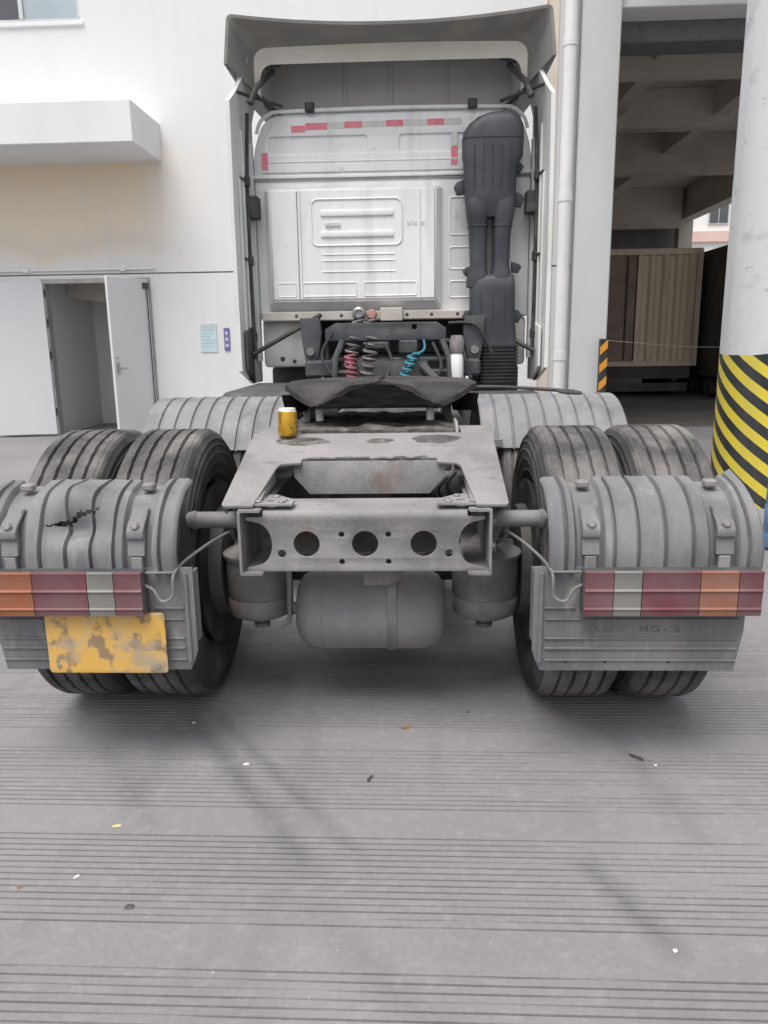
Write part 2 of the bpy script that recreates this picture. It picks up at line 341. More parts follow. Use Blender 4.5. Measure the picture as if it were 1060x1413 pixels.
def plate(outline, holes=(), thick=.01, bev=0.0, mx=None, sharp=32):
    """flat sheet with real holes: outline and holes in 2D, thickness to both sides, placed by the matrix mx"""
    cu = bpy.data.curves.new('plate', 'CURVE'); cu.dimensions = '2D'; cu.fill_mode = 'BOTH'
    cu.extrude = max(thick/2-bev, 1e-5); cu.bevel_depth = bev; cu.bevel_resolution = 1; cu.offset = -bev
    for loop in (outline, *holes):
        s = cu.splines.new('POLY'); s.points.add(len(loop)-1); s.use_cyclic_u = True
        for p, q in zip(s.points, loop): p.co = (q[0], q[1], 0, 1)
    tmp = bpy.data.objects.new('plate_tmp', cu); COL.objects.link(tmp)
    bpy.context.view_layer.update()
    me = bpy.data.meshes.new_from_object(tmp.evaluated_get(bpy.context.evaluated_depsgraph_get()))
    bpy.data.objects.remove(tmp); bpy.data.curves.remove(cu)
    bm = bmesh.new(); bm.from_mesh(me); bpy.data.meshes.remove(me)
    bmesh.ops.remove_doubles(bm, verts=bm.verts[:], dist=1e-5)
    if mx is not None: bm.transform(mx)
    return bm
XZ = Matrix(((1, 0, 0, 0), (0, 0, -1, 0), (0, 1, 0, 0), (0, 0, 0, 1)))      # 2D (x, z) -> upright sheet, thickness along Y
def at_y(y): return Matrix.Translation((0, y, 0)) @ XZ
YZ = Matrix(((0, 0, 1, 0), (1, 0, 0, 0), (0, 1, 0, 0), (0, 0, 0, 1)))        # 2D (y, z) -> sheet across X
def at_x(x): return Matrix.Translation((x, 0, 0)) @ YZ
def at_z(z): return Matrix.Translation((0, 0, z))

# ------------------------------------------------------------------ ground with sawn grooves
def build_ground():
    X0, X1, dx = -4.6, 4.6, .1
    xs = [X0 + dx*i for i in range(int(round((X1-X0)/dx))+1)]
    ys = []                                            # (y, depth flag, groove id)
    Y0, Y1 = .58, 6.4
    y = Y0; gid = 0; ys.append((Y0, 0, 0))
    b0 = 1.49 - .45*2
    while b0 + .34 < Y1:
        g = b0 + .004
        while g < b0 + .34:
            gid += 1; q = .0021
            ys += [(g-q-.0008, 0, gid), (g-q, 1, gid), (g+q, 1, gid), (g+q+.0008, 0, gid)]
            g += .0226
        b0 += .45
    ys.append((Y1, 0, 0))
    bm = bmesh.new(); rows = []
    for (y, d, g) in ys:
        row = []
        for i, x in enumerate(xs):
            z = 0.0
            jig = .0022*noise.noise((x*.9, g*.31, 4.1))
            if d and 0 < i < len(xs)-1:
                w1 = noise.noise((x*.75, y*1.6, 2.7)); w2 = noise.noise((x*2.6, g*.8, 9.3)); w3 = noise.noise((x*.3, y*4, 5.5))
                w4 = noise.noise((x*5.5, g*1.7, 1.3))
                w5 = noise.noise((x*.55+3.7, (y-.35)*.9, 7.7))
                k = min(1, max(0, (.85 if y < 1.40 else .62) + 1.0*w1 + .8*w2 + 1.3*w5 + .4*w4))
                z = -.0075*k
            row.append(bm.verts.new((x, y + (jig if g else 0), z)))
        rows.append(row)
    for a, b_ in zip(rows, rows[1:]):
        for i in range(len(xs)-1): bm.faces.new((a[i], a[i+1], b_[i+1], b_[i]))
    def quad(x0, x1, y0, y1): bm.faces.new([bm.verts.new(p) for p in ((x0, y0, 0), (x1, y0, 0), (x1, y1, 0), (x0, y1, 0))])
    Bg = 600
    quad(-Bg, Bg, -Bg, Y0); quad(-Bg, Bg, Y1, Bg); quad(-Bg, X0, Y0, Y1); quad(X1, Bg, Y0, Y1)
    me = bpy.data.meshes.new('ground'); bm.to_mesh(me); bm.free()
    o = link('ground', me, 'concrete'); o['kind'] = 'structure'
    return o
build_ground()

# ------------------------------------------------------------------ depot building
WY = 11.0
bld = empty('depot_building', (0, WY, 0))
tag(bld, 'white depot building with a metal door, a canopy and a dark open hall', 'building')
def bp(name, bm, material, label=None, parent=None, sharp=32):
    o = link(name, mesh_of(bm, sharp), material, None)
    if parent is None: o.parent = bld; o.location = (0, -WY, 0)
    else: o.parent = parent
    if label: o['label'] = label
    return o
door_hole = [(-5.10, .0), (-3.54, .0), (-3.54, 2.22), (-5.10, 2.22)]
win_hole = [(-6.8, 5.42), (-4.20, 5.42), (-4.20, 6.9), (-6.8, 6.9)]
outline = [(-14, 0), (-5.10, 0), (-5.10, 2.215), (-3.54, 2.215), (-3.54, 0), (2.27, 0), (2.27, 11), (-14, 11)]
# facade built as a lower and an upper field with a recessed joint between them
lower = [(-14, 0), (-5.10, 0), (-5.10, 2.20), (-3.54, 2.20), (-3.54, 0), (2.27, 0), (2.27, 2.245), (-14, 2.245)]
bp('lower_wall', plate(lower, (), .25, mx=at_y(WY+.125)), 'facade')
bp('upper_wall', plate([(-14, 2.265), (2.27, 2.265), (2.27, 11), (-14, 11)], (win_hole,), .25, mx=at_y(WY+.125)), 'facade')
bp('joint_strip', B(-14, 2.27, WY+.025, WY+.2, 2.2455, 2.2645), 'seam')
can_ = bp('canopy', B(-14, -3.25, WY-1.08, WY+.01, 3.69, 4.17, .012), 'wall_plain', 'white concrete canopy slab above the door')
# window
wf = bmesh.new()
for a in ((-6.8, -4.2, 5.42, 5.48), (-6.8, -4.2, 6.84, 6.9)): box(wf, a[0], a[1], WY+.05, WY+.11, a[2], a[3])
for x in (-6.8, -5.03, -4.255): box(wf, x, x+.055, WY+.045, WY+.115, 5.481, 6.839)
win = bp('window', wf, 'window_frame')
p = link('pane', mesh_of(B(-6.745, -5.031, WY+.075, WY+.085, 5.481, 6.839)), 'glass_dark', win)
p = link('pane', mesh_of(B(-4.974, -4.256, WY+.070, WY+.080, 5.481, 6.839)), 'glass_blue', win)
p = link('sill', mesh_of(B(-6.85, -4.15, WY-.03, WY+.10, 5.37, 5.419, .006)), 'wall_plain', win)
# stair hall behind the door
bp('stairwell_wall', B(-6.2, -5.12, WY+.26, WY+2.2, 0, 2.9), 'wall_plain')
bp('stairwell_back', B(-6.2, -2.2, WY+1.75, WY+1.9, .0, 2.9), 'wall_plain')
bp('stairwell_side', B(-2.3, -2.2, WY+.26, WY+1.74, 0, 2.9), 'wall_plain')
bp('stairwell_ceiling', B(-6.2, -2.2, WY+.255, WY+2.2, 2.9, 3.0), 'hall')
bp('stair_flight_soffit', plate([(-5.11, 2.0), (-5.11, 2.85), (-2.35, 2.85), (-2.35, 1.6)], (), .9, mx=at_y(WY+1.28)), 'hall')
for k in range(5):
    bp('stair_step', B(-4.28+.26*k, -2.35, WY+.9, WY+1.74, .17*k+.001*k, .17*(k+1), .008), 'stair')
# door frame, two leaves
df = bmesh.new()
box(df, -5.10, -5.04, WY-.02, WY+.12, 0, 2.20); box(df, -3.60, -3.54, WY-.02, WY+.12, 0, 2.20); box(df, -5.04, -3.60, WY-.02, WY+.12, 2.14, 2.20)
fr = bp('door_frame', df, 'door_frame')
for z in (.3, 1.1, 1.55, 1.95):
    link('hinge', mesh_of(T([(-5.045, WY-.03, z), (-5.045, WY-.03, z+.11)], .014, 8)), 'black_metal', fr)
def leaf(name, hinge_x, width, ang, label):
    mx = Matrix.Translation((hinge_x, WY-.03, 0)) @ Matrix.Rotation(ang, 4, 'Z')
    bm = box(bmesh.new(), 0, width, -.022, .022, .03, 2.17, .006, mx=mx)
    o = bp(name, bm, 'door_paint', label)
    return o, mx
l1, mx1 = leaf('door_leaf', -5.06, .92, R(180+9), 'white steel door leaf swung right back against the wall')
l2, mx2 = leaf('door_leaf', -3.58, .78, R(180+68), 'white steel door leaf standing half open with a lever handle')
h = bmesh.new(); tube(h, [mx2 @ V(.71, .02, .98), mx2 @ V(.71, .075, .98)], .012, 8); tube(h, [mx2 @ V(.71, .07, .98), mx2 @ V(.59, .07, .98)], .009, 8)
box(h, .68, .74, .0235, .029, .90, 1.06, mx=mx2)
link('handle', mesh_of(h), 'socket', l2)
link('lock', mesh_of(T([mx2 @ V(.71, .0225, 1.12), mx2 @ V(.71, .034, 1.12)], .016, 10)), 'socket', l2)
h = bmesh.new(); tube(h, [mx2 @ V(.05, .035, 2.08), mx2 @ V(.05, .035, .35)], .008, 6); box(h, .02, .12, .0235, .05, 2.04, 2.12, mx=mx2)
link('door_bolt', mesh_of(h), 'dark_grey', l2)
# downpipe, corner trim, gateway pillar, lintel
dpi = bmesh.new(); tube(dpi, [(2.135, WY-.13, .05), (2.135, WY-.13, 9)], .085, 16)
dp = bp('downpipe', dpi, 'pvc', 'white plastic downpipe in the corner beside the gateway pillar')
for z in (1.0, 3.05, 4.9):
    link('pipe_collar', mesh_of(T([(2.135, WY-.13, z), (2.135, WY-.13, z+.12)], .094, 16)), 'pvc', dp)
bp('corner_trim', B(1.90, 2.0, WY-.03, WY-.001, 0, 9), 'beige_trim')
bp('gate_pillar', B(2.272, 2.765, WY-.12, WY+.6, 0, 11, .015), 'pillar', 'pale grey square pillar at the gateway into the hall')
bp('lintel', B(2.767, 9.6, WY-.02, WY+.45, 5.36, 11, .01), 'wall_plain')
bp('dark_beam', B(2.767, 9.6, WY+.46, WY+1.0, 5.12, 5.6, .02), 'hall_dark')  # dark-coloured beam just behind the lintel
bp('hall_ceiling', B(2.3, 10.2, WY+.46, 30.6, 6.3, 6.5), 'hall')
for k, y in enumerate((14.2, 17.6, 21.0)):
    bp('cross_beam', B(2.5, 9.45, y, y+.4, 5.55 if k < 2 else 5.3, 6.299, .01), 'hall')
bp('cross_beam', B(2.5, 9.3, 29.9, 30.3, 5.30, 6.299), 'hall')
bp('cross_beam', B(2.5, 9.3, 28.6, 29.0, 5.0, 6.299), 'hall')
for x in (4.1, 6.3):
    bp('long_beam', B(x, x+.3, WY+1.02, 28.59, 5.75, 6.298), 'hall')
bp('edge_beam', B(9.46, 9.9, WY+.46, 30.6, 5.30, 6.299), 'hall')
for y in (13.5, 20.5, 29.2):
    bp('hall_column', B(9.44, 9.92, y, y+.5, 0, 5.2985), 'hall')
bp('hall_wall', B(2.3, 2.5, WY+.61, 30.3, 0, 6.299), 'hall')
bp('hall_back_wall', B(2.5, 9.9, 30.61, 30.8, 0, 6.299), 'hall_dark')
bp('end_pillar', B(9.6, 10.1, WY-.12, WY+.45, 0, 11), 'pillar')
hf = link('hall_floor', mesh_of(B(2.51, 9.43, WY+.5, 30.3, -.05, .004)), 'hall_floor'); hf['kind'] = 'structure'
# round column with striped foot
cm = bmesh.new()
lathe(cm, [(.51, 0), (.51, 7.2)], (0, 0, 0), 'Z', 48)
colm = link('round_column', mesh_of(cm), 'column_paint', None)
colm.parent = bld; colm.location = (3.115, 6.3-WY, 0)
colm['label'] = 'white round column with yellow and black warning stripes round its foot'
bp('unseen_shade_deck', B(2.3, 12, 5.7, WY-.13, 8.001, 8.3), 'hall')  # added slab out of view, there to shade the hall entrance
bp('portal_beam', B(2.75, 3.5, 6.0, WY-.13, 7.201, 8.0), 'wall_plain')

cdt = bp('conduit', T([(-13.9, WY-.022, 2.315), (-3.45, WY-.022, 2.315)], .014, 8), 'pvc')
for x in (-8.2, -6.7, -5.28, -3.9): link('conduit_clip', mesh_of(B(x-.04, x+.04, WY-.042, WY-.001, 2.285, 2.345, .005)), 'pvc', cdt)
# notices, guard post, rope, cable
t = empty('notice', (-2.76, WY-.012, 1.17))
tag(t, 'pale blue paper notice stuck on the white wall beside the truck', 'notice')
link('sheet', mesh_of(B(-.118, .118, 0, .008, 0, .395)), 'paper_blue', t)
link('header', mesh_of(B(-.11, .11, -.003, -.0005, .335, .385)), 'paper_head', t)
for k in range(6): link('text_line', mesh_of(B(-.10, .10-.03*(k % 3), -.002, -.0005, .30-.045*k, .312-.045*k)), 'paper_lines', t)
t = empty('wall_sign', (-2.50, WY-.02, 1.19))
tag(t, 'narrow dark blue sign on the white wall by the cab', 'sign')
link('panel', mesh_of(B(-.04, .04, 0, .018, 0, .31, .004)), 'sign_blue', t)
for k in range(3): link('mark', mesh_of(B(-.02, .02, -.002, -.0005, .05+.085*k, .09+.085*k)), 'paper_head', t)

t = empty('guard_post', (2.70, WY-.22, 0))
tag(t, 'black and orange striped guard post at the foot of the pillar', 'post')
link('post', mesh_of(B(-.05, .05, -.05, .05, 0, 1.28, .008)), 'black_band', t)
for k in range(5):
    bm = plate([(-.0495, .10+.24*k), (.0495, .20+.24*k), (.0495, .31+.24*k), (-.0495, .21+.24*k)], (), .002, mx=at_y(-.0515))
    link('stripe', mesh_of(bm), 'orange_band', t)
rp = obj('rope', T(spline([(2.73, WY-.22, 1.26), (3.6, WY+.5, 1.19), (4.6, WY+1.6, 1.13), (6.5, 13.3, 1.12), (9.44, 13.6, 1.2)], 6), .0045, 6), 'rope')
tag(rp, 'thin pale rope strung from the striped post across the hall', 'rope')
cb = obj('hanging_cable', T(spline([(1.86, WY-.05, 9), (1.85, WY-.05, 4.2), (1.86, WY-.06, 3.4), (1.93, WY-.06, 2.75), (1.88, WY-.05, 1.9), (1.85, WY-.05, 1.2), (1.87, WY-.05, .05)], 8), .011, 6), 'cable_orange')
tag(cb, 'thin orange cable hanging down the wall beside the cab', 'cable')

# blue barrel by the column
t = empty('plastic_barrel', (2.53, 4.7, 0))
tag(t, 'blue plastic barrel standing by the striped column', 'barrel')
link('body', mesh_of(lathe(bmesh.new(), [(.17, 0), (.19, .02), (.195, .10), (.187, .115), (.195, .13), (.195, .27), (.187, .285), (.195, .30), (.19, .40), (.15, .43)], (0, 0, 0), 'Z', 28)), 'barrel_blue', t)
link('lid', mesh_of(lathe(bmesh.new(), [(.06, .431), (.06, .46)], (0, 0, 0), 'Z', 16)), 'white_plastic', t)

# ------------------------------------------------------------------ containers and trailer in the hall
def corrugated(x0, x1, y, z0, z1, pitch=.28, depth=.075):
    pts = []; x = x0
    while x < x1:
        for f, d in ((0, 0), (.34, 0), (.5, depth), (.84, depth)):
            if x+f*pitch < x1: pts.append((x+f*pitch, d))
        x += pitch
    pts.append((x1, 0))
    ring = pts + [(a, d+.02) for a, d in pts[::-1]]
    bm = bmesh.new()
    for (a, b_) in zip(pts, pts[1:]):
        (xa, da), (xb, db) = a, b_
        bm.faces.new([bm.verts.new(p) for p in ((xa, y+da, z0), (xb, y+db, z0), (xb, y+db, z1), (xa, y+da, z1))])
    bmesh.ops.remove_doubles(bm, verts=bm.verts[:], dist=1e-4)
    return bm
def container(loc, L_, D_, H_, wall, frame_, label, doors):
    t = empty('shipping_container', loc)
    tag(t, label, 'container', 'containers in the hall')
    f = bmesh.new()
    for x in (0, L_-.12):
        for y in (0, D_-.12): box(f, x, x+.12, y, y+.12, 0, H_, .006)
    for y in (0, D_-.12):
        for z in (0, H_-.11): box(f, .121, L_-.121, y+.005, y+.115, z+.003, z+.107)
    for x in (.003, L_-.117):
        for z in (.002, H_-.108): box(f, x, x+.114, .121, D_-.121, z, z+.106)
    link('corner_frame', mesh_of(f), frame_, t)
    x0 = .13 + (doors or 0)
    link('corrugated_panel', mesh_of(corrugated(x0, L_-.13, .02, .108, H_-.112), 25), wall, t)
    if doors:
        for k in range(2):
            a = .125 + doors*.5*k
            d_ = link('door_panel', mesh_of(B(a, a+doors*.5-.02, .02, .06, .11, H_-.115, .01)), 'cont_rust', t)
            link('lock_bar', mesh_of(T([(a+doors*.35, .0, .15), (a+doors*.35, .0, H_-.15)], .02, 6)), 'cont_dark', d_)
    link('side_panel', mesh_of(B(.01, .05, .125, D_-.125, .108, H_-.112)), wall, t)
    link('side_panel', mesh_of(B(L_-.05, L_-.01, .125, D_-.125, .108, H_-.112)), wall, t)
    link('back_panel', mesh_of(B(.125, L_-.125, D_-.06, D_-.02, .108, H_-.112)), wall, t)
    link('roof_panel', mesh_of(B(.02, L_-.02, .02, D_-.02, H_-.0, H_+.02)), frame_, t)
    return t
container((3.35, 17.5, .66), 2.95, 6.0, 2.46, 'cont_beige', 'cont_beige', 'beige corrugated container with rusty doors beside its ribbed panel', 1.45)
container((6.42, 16.3, .45), 2.4, 6.0, 2.62, 'cont_dark', 'cont_dark', 'dark container behind the striped column next to the beige one', 0)
def trailer(loc, w_, d_, h_, label):
    t = empty('container_trailer', loc); tag(t, label, 'trailer', 'trailers in the hall')
    f = bmesh.new()
    for x in (.25, w_-.37): box(f, x, x+.12, .02, d_, h_-.30, h_-.002)
    box(f, .0, w_, 0, .018, h_-.26, h_-.01)
    for k in range(4): box(f, .371, w_-.371, .5+1.5*k, .6+1.5*k, h_-.25, h_-.06)
    link('bed', mesh_of(f), 'cont_dark', t)
    link('bumper', mesh_of(B(.05, w_-.05, -.05, -.001, .12, .30 if h_ > .5 else .24)), 'cont_dark', t)
    for y in (1.0, 2.3):
        for x in (.16, w_-.16):
            r_ = min(.34, h_/2+.0)
            link('wheel', mesh_of(lathe(bmesh.new(), [(r_*.5, -.13), (r_*.92, -.14), (r_, -.10), (r_, .10), (r_*.92, .14), (r_*.5, .13)], (x, y, r_), 'X', 24)), 'tyre_side', t)
    return t
trailer((3.45, 17.45, 0), 2.7, 5.8, .655, 'dark trailer bed under the beige corrugated container')
trailer((6.45, 16.25, 0), 2.3, 5.8, .445, 'dark trailer bed under the dark container')

# ------------------------------------------------------------------ building seen through the hall
t = empty('far_building', (20, 62, 0))
tag(t, 'sunlit white building with square windows seen through the hall', 'building')
link('wall', mesh_of(B(-12, 12, 0, 8, 0, 22)), 'far_white', t)
link('ledge', mesh_of(B(-12.2, 12.2, -.3, -.001, 8.2, 8.95)), 'far_pink', t)
for i in range(7):
    for j in range(4):
        x = -10.5+3.1*i; z = 5.7+3.75*j
        wn = link('window', mesh_of(B(x, x+1.5, -.10, -.002, z, z+1.8)), 'window_frame', t)
        for s in (0, 1):
            link('pane', mesh_of(B(x+.09+.7*s, x+.71+.7*s, -.13, -.102, z+.1, z+1.7)), 'glass_dark', wn)

# ------------------------------------------------------------------ TRUCK
TY = .0078                                             # the rear stands a little to the right of the cab
truck = empty('tractor_truck', (6.2*math.sin(TY), 6.2-6.2*math.cos(TY), 0)); truck.rotation_euler = (0, 0, TY)
tag(truck, 'white dusty tractor truck without trailer, seen from behind', 'truck')
def tp(name, bm, material, sharp=32, parent=truck, label=None): return obj(name, bm, material, parent, sharp, label)

# --- wheels
TR, TW = .497, .272
AX = (2.785, 4.14)
def tyre_mesh():
    hw = TW/2; pr = []
    # from the inner bead over the tread to the outer bead (radius, offset)
    side = [(.292, hw-.045), (.30, hw-.025), (.33, hw-.008), (.335, hw-.004), (.34, hw-.006), (.37, hw), (.375, hw+.003), (.38, hw+.001), (.405, hw+.003), (.409, hw+.006), (.414, hw+.002),
            (.435, hw), (.439, hw+.003), (.444, hw-.002), (.458, hw-.006), (.461, hw-.003), (.466, hw-.009), (.480, hw-.016), (.491, hw-.024), (TR-.003, hw-.034)]
    right = [(r_, x) for r_, x in side]
    tread = []
    gr = (-.072, -.025, .025, .072); gw, gd = .0058, .014
    xs_ = [(TR-.0005, -hw+.036)]
    for g in gr: xs_ += [(TR, g-gw-.001), (TR-gd, g-gw*.6), (TR-gd, g+gw*.6), (TR, g+gw+.001)]
    xs_.append((TR-.0005, hw-.036))
    prof = [(r_, -x) for r_, x in right] + xs_ + [(r_, x) for r_, x in right[::-1]]
    bm = bmesh.new(); n = 216
    rings = []
    for j, (r_, x) in enumerate(prof):
        ring = []
        for k in range(n):
            a = 2*PI*k/n; rr = r_
            xo = x
            if abs(r_-TR) < .002 or r_ < TR-.01 and abs(x) < .09 and r_ > .48:
                xo = x + (.0012*math.sin(a*54+.4) if abs(x) < .09 else 0)
                if r_ > TR-.001: rr += .0012*noise.noise((a*7, x*40, 1))
            ring.append(bm.verts.new((xo, rr*math.cos(a), rr*math.sin(a))))
        rings.append(ring)
    for A, C_ in zip(rings, rings[1:]):
        for k in range(n):
            f = bm.faces.new((A[k], A[(k+1) % n], C_[(k+1) % n], C_[k]))
    for f in bm.faces:
        c = f.calc_center_median()
        f.material_index = 0 if math.hypot(c.y, c.z) > .478 else 1
    me = mesh_of(bm, 25)
    me.materials.append(MATS['tyre']); me.materials.append(MATS['tyre_side'])
    return me
def rim_mesh():
    bm = bmesh.new()
    lathe(bm, [(.291, -.14), (.305, -.14), (.294, -.12), (.275, -.09), (.27, .05), (.285, .11), (.305, .135), (.29, .137), (.262, .10), (.25, .02), (.20, -.02), (.14, -.03), (.13, .06), (.05, .075)], (0, 0, 0), 'X', 40)
    for k in range(8):
        a = 2*PI*k/8
        lathe(bm, [(.016, -.03), (.016, .005)], (0, .167*math.cos(a), .167*math.sin(a)), 'X', 6)
    me = mesh_of(bm); me.materials.append(MATS['rim']); return me
tyre_me, rim_me = tyre_mesh(), rim_mesh()
def wheel(x, y, flip, spin):
    e = empty('wheel', (x, y, TR-.004), truck)
    e.rotation_euler = (spin, 0, PI if flip else 0)
    a = bpy.data.objects.new('tyre', tyre_me); COL.objects.link(a); a.parent = e
    b_ = bpy.data.objects.new('rim', rim_me); COL.objects.link(b_); b_.parent = e
for j, y in enumerate(AX):
    for i, x in enumerate((-1.008, -.715, .705, .998)): wheel(x, y, x < 0, 1.7*i+j)
for x in (-.98, .98): wheel(x, 7.5, x < 0, .4)

# --- axles
for y in AX:
    bm = lathe(bmesh.new(), [(.07, -.52), (.085, -.25), (.17, -.19), (.215, -.06), (.215, .06), (.17, .19), (.085, .25), (.07, .52)], (0, y, .50), 'X', 24)
    tp('axle_housing', bm, 'axle')
    for s in (-1, 1):
        tp('brake_drum', lathe(bmesh.new(), [(.20, .53*s), (.205, .545*s), (.205, .66*s), (.17, .69*s)], (0, y, .497), 'X', 28), 'axle')
tp('drive_shaft', T([(0, 3.92, .52), (0, 2.94, .52)], .045, 12), 'axle')
tp('drive_shaft', T([(0, 6.8, .75), (0, 4.34, .53)], .05, 12), 'axle')
tp('front_axle', B(-.8, .8, 7.43, 7.57, .42, .54, .02), 'axle')

# --- frame rails
FX = .0
for s in (-1, 1):
    xo = FX+s*.392
    prof = [(0, 0), (-s*.072, 0), (-s*.072, .008), (-s*.008, .008), (-s*.008, .202), (-s*.072, .202), (-s*.072, .21), (0, .21)]
    bm = loft(bmesh.new(), [[(xo+a, y, .586+b_) for a, b_ in prof] for y in (2.285, 8.2)])
    bmesh.ops.bevel(bm, geom=[e for e in bm.edges if abs(e.verts[0].co.y-e.verts[1].co.y) > 1], offset=.003, segments=2, affect='EDGES')
    tp('frame_rail', bm, 'frame')
# --- rear cross member with three big holes and waisted ends
def notch_end(s):
    pts = []
    for k in range(13):
        a = R(-78 + 156*k/12)
        pts.append((s*(.372 - .028 - .052*math.cos(a)), .681 + .070*math.sin(a)))
    return pts
web = [(-.372, .592), (.372, .592)] + [(.372, .604)] + notch_end(1) + [(.372, .758), (.372, .768), (-.372, .768), (-.372, .758)] + notch_end(-1)[::-1] + [(-.372, .604)]
holes = [circ(x, .681, .041) for x in (-.183, 0, .183)] + [circ(x, z, .009, 14) for x in (-.073, .073) for z in (.711, .623)] + [circ(x, .650, .0125, 14) for x in (-.262, .262)]
cmx = Matrix.Translation((FX, 0, 0)) @ at_y(2.315)
xm = tp('cross_member', plate(web, holes, .008, .0015, cmx), 'frame')
bm = bmesh.new()
arc = [(2.311+.02-.02*math.cos(R(a)), .768+.02*math.sin(R(a))) for a in range(0, 91, 15)] + [(2.50, .788), (2.50, .780), (2.332, .780), (2.319, .768)]
loft(bm, [[(FX+x, y, z) for y, z in arc] for x in (-.318, .318)])
for x in (-.15, .15): tube(bm, [(FX+x, 2.40, .7875), (FX+x, 2.40, .7905)], .008, 10)
tp('top_flange', bm, 'ramp_plate', parent=xm)
tp('bottom_flange', B(FX-.31, FX+.31, 2.321, 2.47, .5945, .6015), 'frame', parent=xm)
tp('inner_web', B(FX-.30, FX+.30, 2.49, 2.497, .604, .779), 'frame', parent=xm)
for s in (-1, 1):
    tri = [(s*.372, 2.318), (s*.225, 2.318), (s*.225, 2.385), (s*.285, 2.455), (s*.372, 2.50)]
    g = tp('gusset_plate', plate(tri, (circ(s*.300, 2.375, .0135, 14),), .008, .001, Matrix.Translation((FX, 0, .8045))), 'ramp_plate')
    for (bx, by) in ((.335, 2.40), (.255, 2.36), (.335, 2.345), (.29, 2.42), (.26, 2.335)):
        b_ = lathe(bmesh.new(), [(.0115, .8086), (.0115, .813), (.0085, .8165)], (FX+s*bx, by, 0), 'Z', 6)
        tp('bolt', b_, 'bolt', parent=g)
# tie brackets outside the rails
for s in (-1, 1):
    for (y, z) in ((2.36, .74), (2.36, .66), (2.44, .70), (2.52, .74)):
        tp('rail_bolt', T([(FX+s*.392, y, z), (FX+s*.409, y, z)], .011, 6), 'bolt')

# --- sloped tail plate over the rail ends
sl = math.atan2(.155, .55)
smx = Matrix.Translation((FX, 2.30, .803)) @ Matrix.Rotation(sl, 4, 'X')
legs = []
def rc(x, y, r_, a0):
    return [(x+r_*math.cos(R(a0+15*k)), y+r_*math.sin(R(a0+15*k))) for k in range(7)]
po = ([(-.444, .014)] + rc(-.430, .012, .012, 180)[1:] + [(-.345, 0), (-.312, .285)] +
      [(-.30, .305), (-.235, .315), (-.232, .350)] + [(.232, .350), (.235, .315), (.30, .305)] + [(.312, .285), (.345, 0)] + rc(.430, .012, .012, 270)[:-1] + [(.444, .014), (.444, .575), (-.444, .575)])
pl = tp('tail_plate', plate(po, (), .010, .0015, smx), 'ramp_plate')
fl = [(-.231, 0), (.231, 0), (.231, -.045), (.195, -.105), (-.195, -.105), (-.231, -.045)]
fy = 2.30+.345*math.cos(sl); fz = .803+.345*math.sin(sl)
fb = plate([(-.231, .0), (.231, .0), (.262, -.02), (.262, -.055), (.208, -.115), (-.208, -.115), (-.262, -.055), (-.262, -.02)], (), .007, .001,
           Matrix.Translation((FX, fy-.003, fz-.002)) @ Matrix.Rotation(R(-8), 4, 'X') @ XZ)
tp('hanging_flap', fb, 'frame', parent=pl)
for s in (-1, 1):                                            # folded side cheeks and level shelf behind the plate
    tp('side_cheek', plate([(2.31, .780), (2.84, .935), (3.10, .935), (3.10, .80), (2.31, .7799)], (), .008, 0, at_x(FX+s*.432)), 'frame', parent=pl)
    tp('shelf', B(FX+s*.385-.052, FX+s*.385+.052, 2.862, 3.12, .950, .960, .002), 'ramp_plate', parent=pl)
    tp('inner_web', plate([(2.33, .812), (2.62, .872), (2.62, .82), (2.33, .8121)], (), .05, 0, at_x(FX+s*.352)), 'frame', parent=pl)
    tp('shelf_web', plate([(2.875, .875), (3.10, .875), (3.10, .992), (2.96, .992), (2.90, .965), (2.875, .949)], (), .010, 0, at_x(FX+s*.318)), 'ramp_plate', parent=pl)
# crusted dirt along the fold and stains of grease on the plate
for (x0, x1, v) in ((-.22, .0, .350), (.02, .20, .348)):
    bm = bmesh.new(); pts = []
    n_ = 26; top = []; bot = []
    for k in range(n_+1):
        x = x0+(x1-x0)*k/n_; j = .012*noise.noise((x*40, 2, v)); wv = .008+.006*noise.noise((x*30, 9, 3))
        top.append(bm.verts.new(smx @ V(x, v+j+wv, .0062))); bot.append(bm.verts.new(smx @ V(x, v+j-wv*.6, .0062)))
        pts.append(bm.verts.new(smx @ V(x, v+j+.2*wv, .0095+.003*noise.noise((x*90, 3, 7)))))
    for k in range(n_):
        bm.faces.new((bot[k], bot[k+1], pts[k+1], pts[k])); bm.faces.new((pts[k], pts[k+1], top[k+1], top[k]))
    tp('dirt_crust', bm, 'grime', parent=pl)
for (cx, cv, rx, rv, mt) in ((-.255, .50, .10, .035, 'grime'), (.235, .515, .085, .038, 'greasy'), (.03, .50, .05, .022, 'grime')):
    bm = bmesh.new(); c0 = bm.verts.new(smx @ V(cx, cv, .0068)); ring = []
    for k in range(40):
        a = 2*PI*k/40; q = 1+.22*noise.noise((math.cos(a)*2, math.sin(a)*2, cx*9))
        ring.append(bm.verts.new(smx @ V(cx+rx*q*math.cos(a), cv+rv*q*math.sin(a), .0056)))
    for k in range(40): bm.faces.new((c0, ring[k], ring[(k+1) % 40]))
    tp('grease_stain', bm, mt, parent=pl)

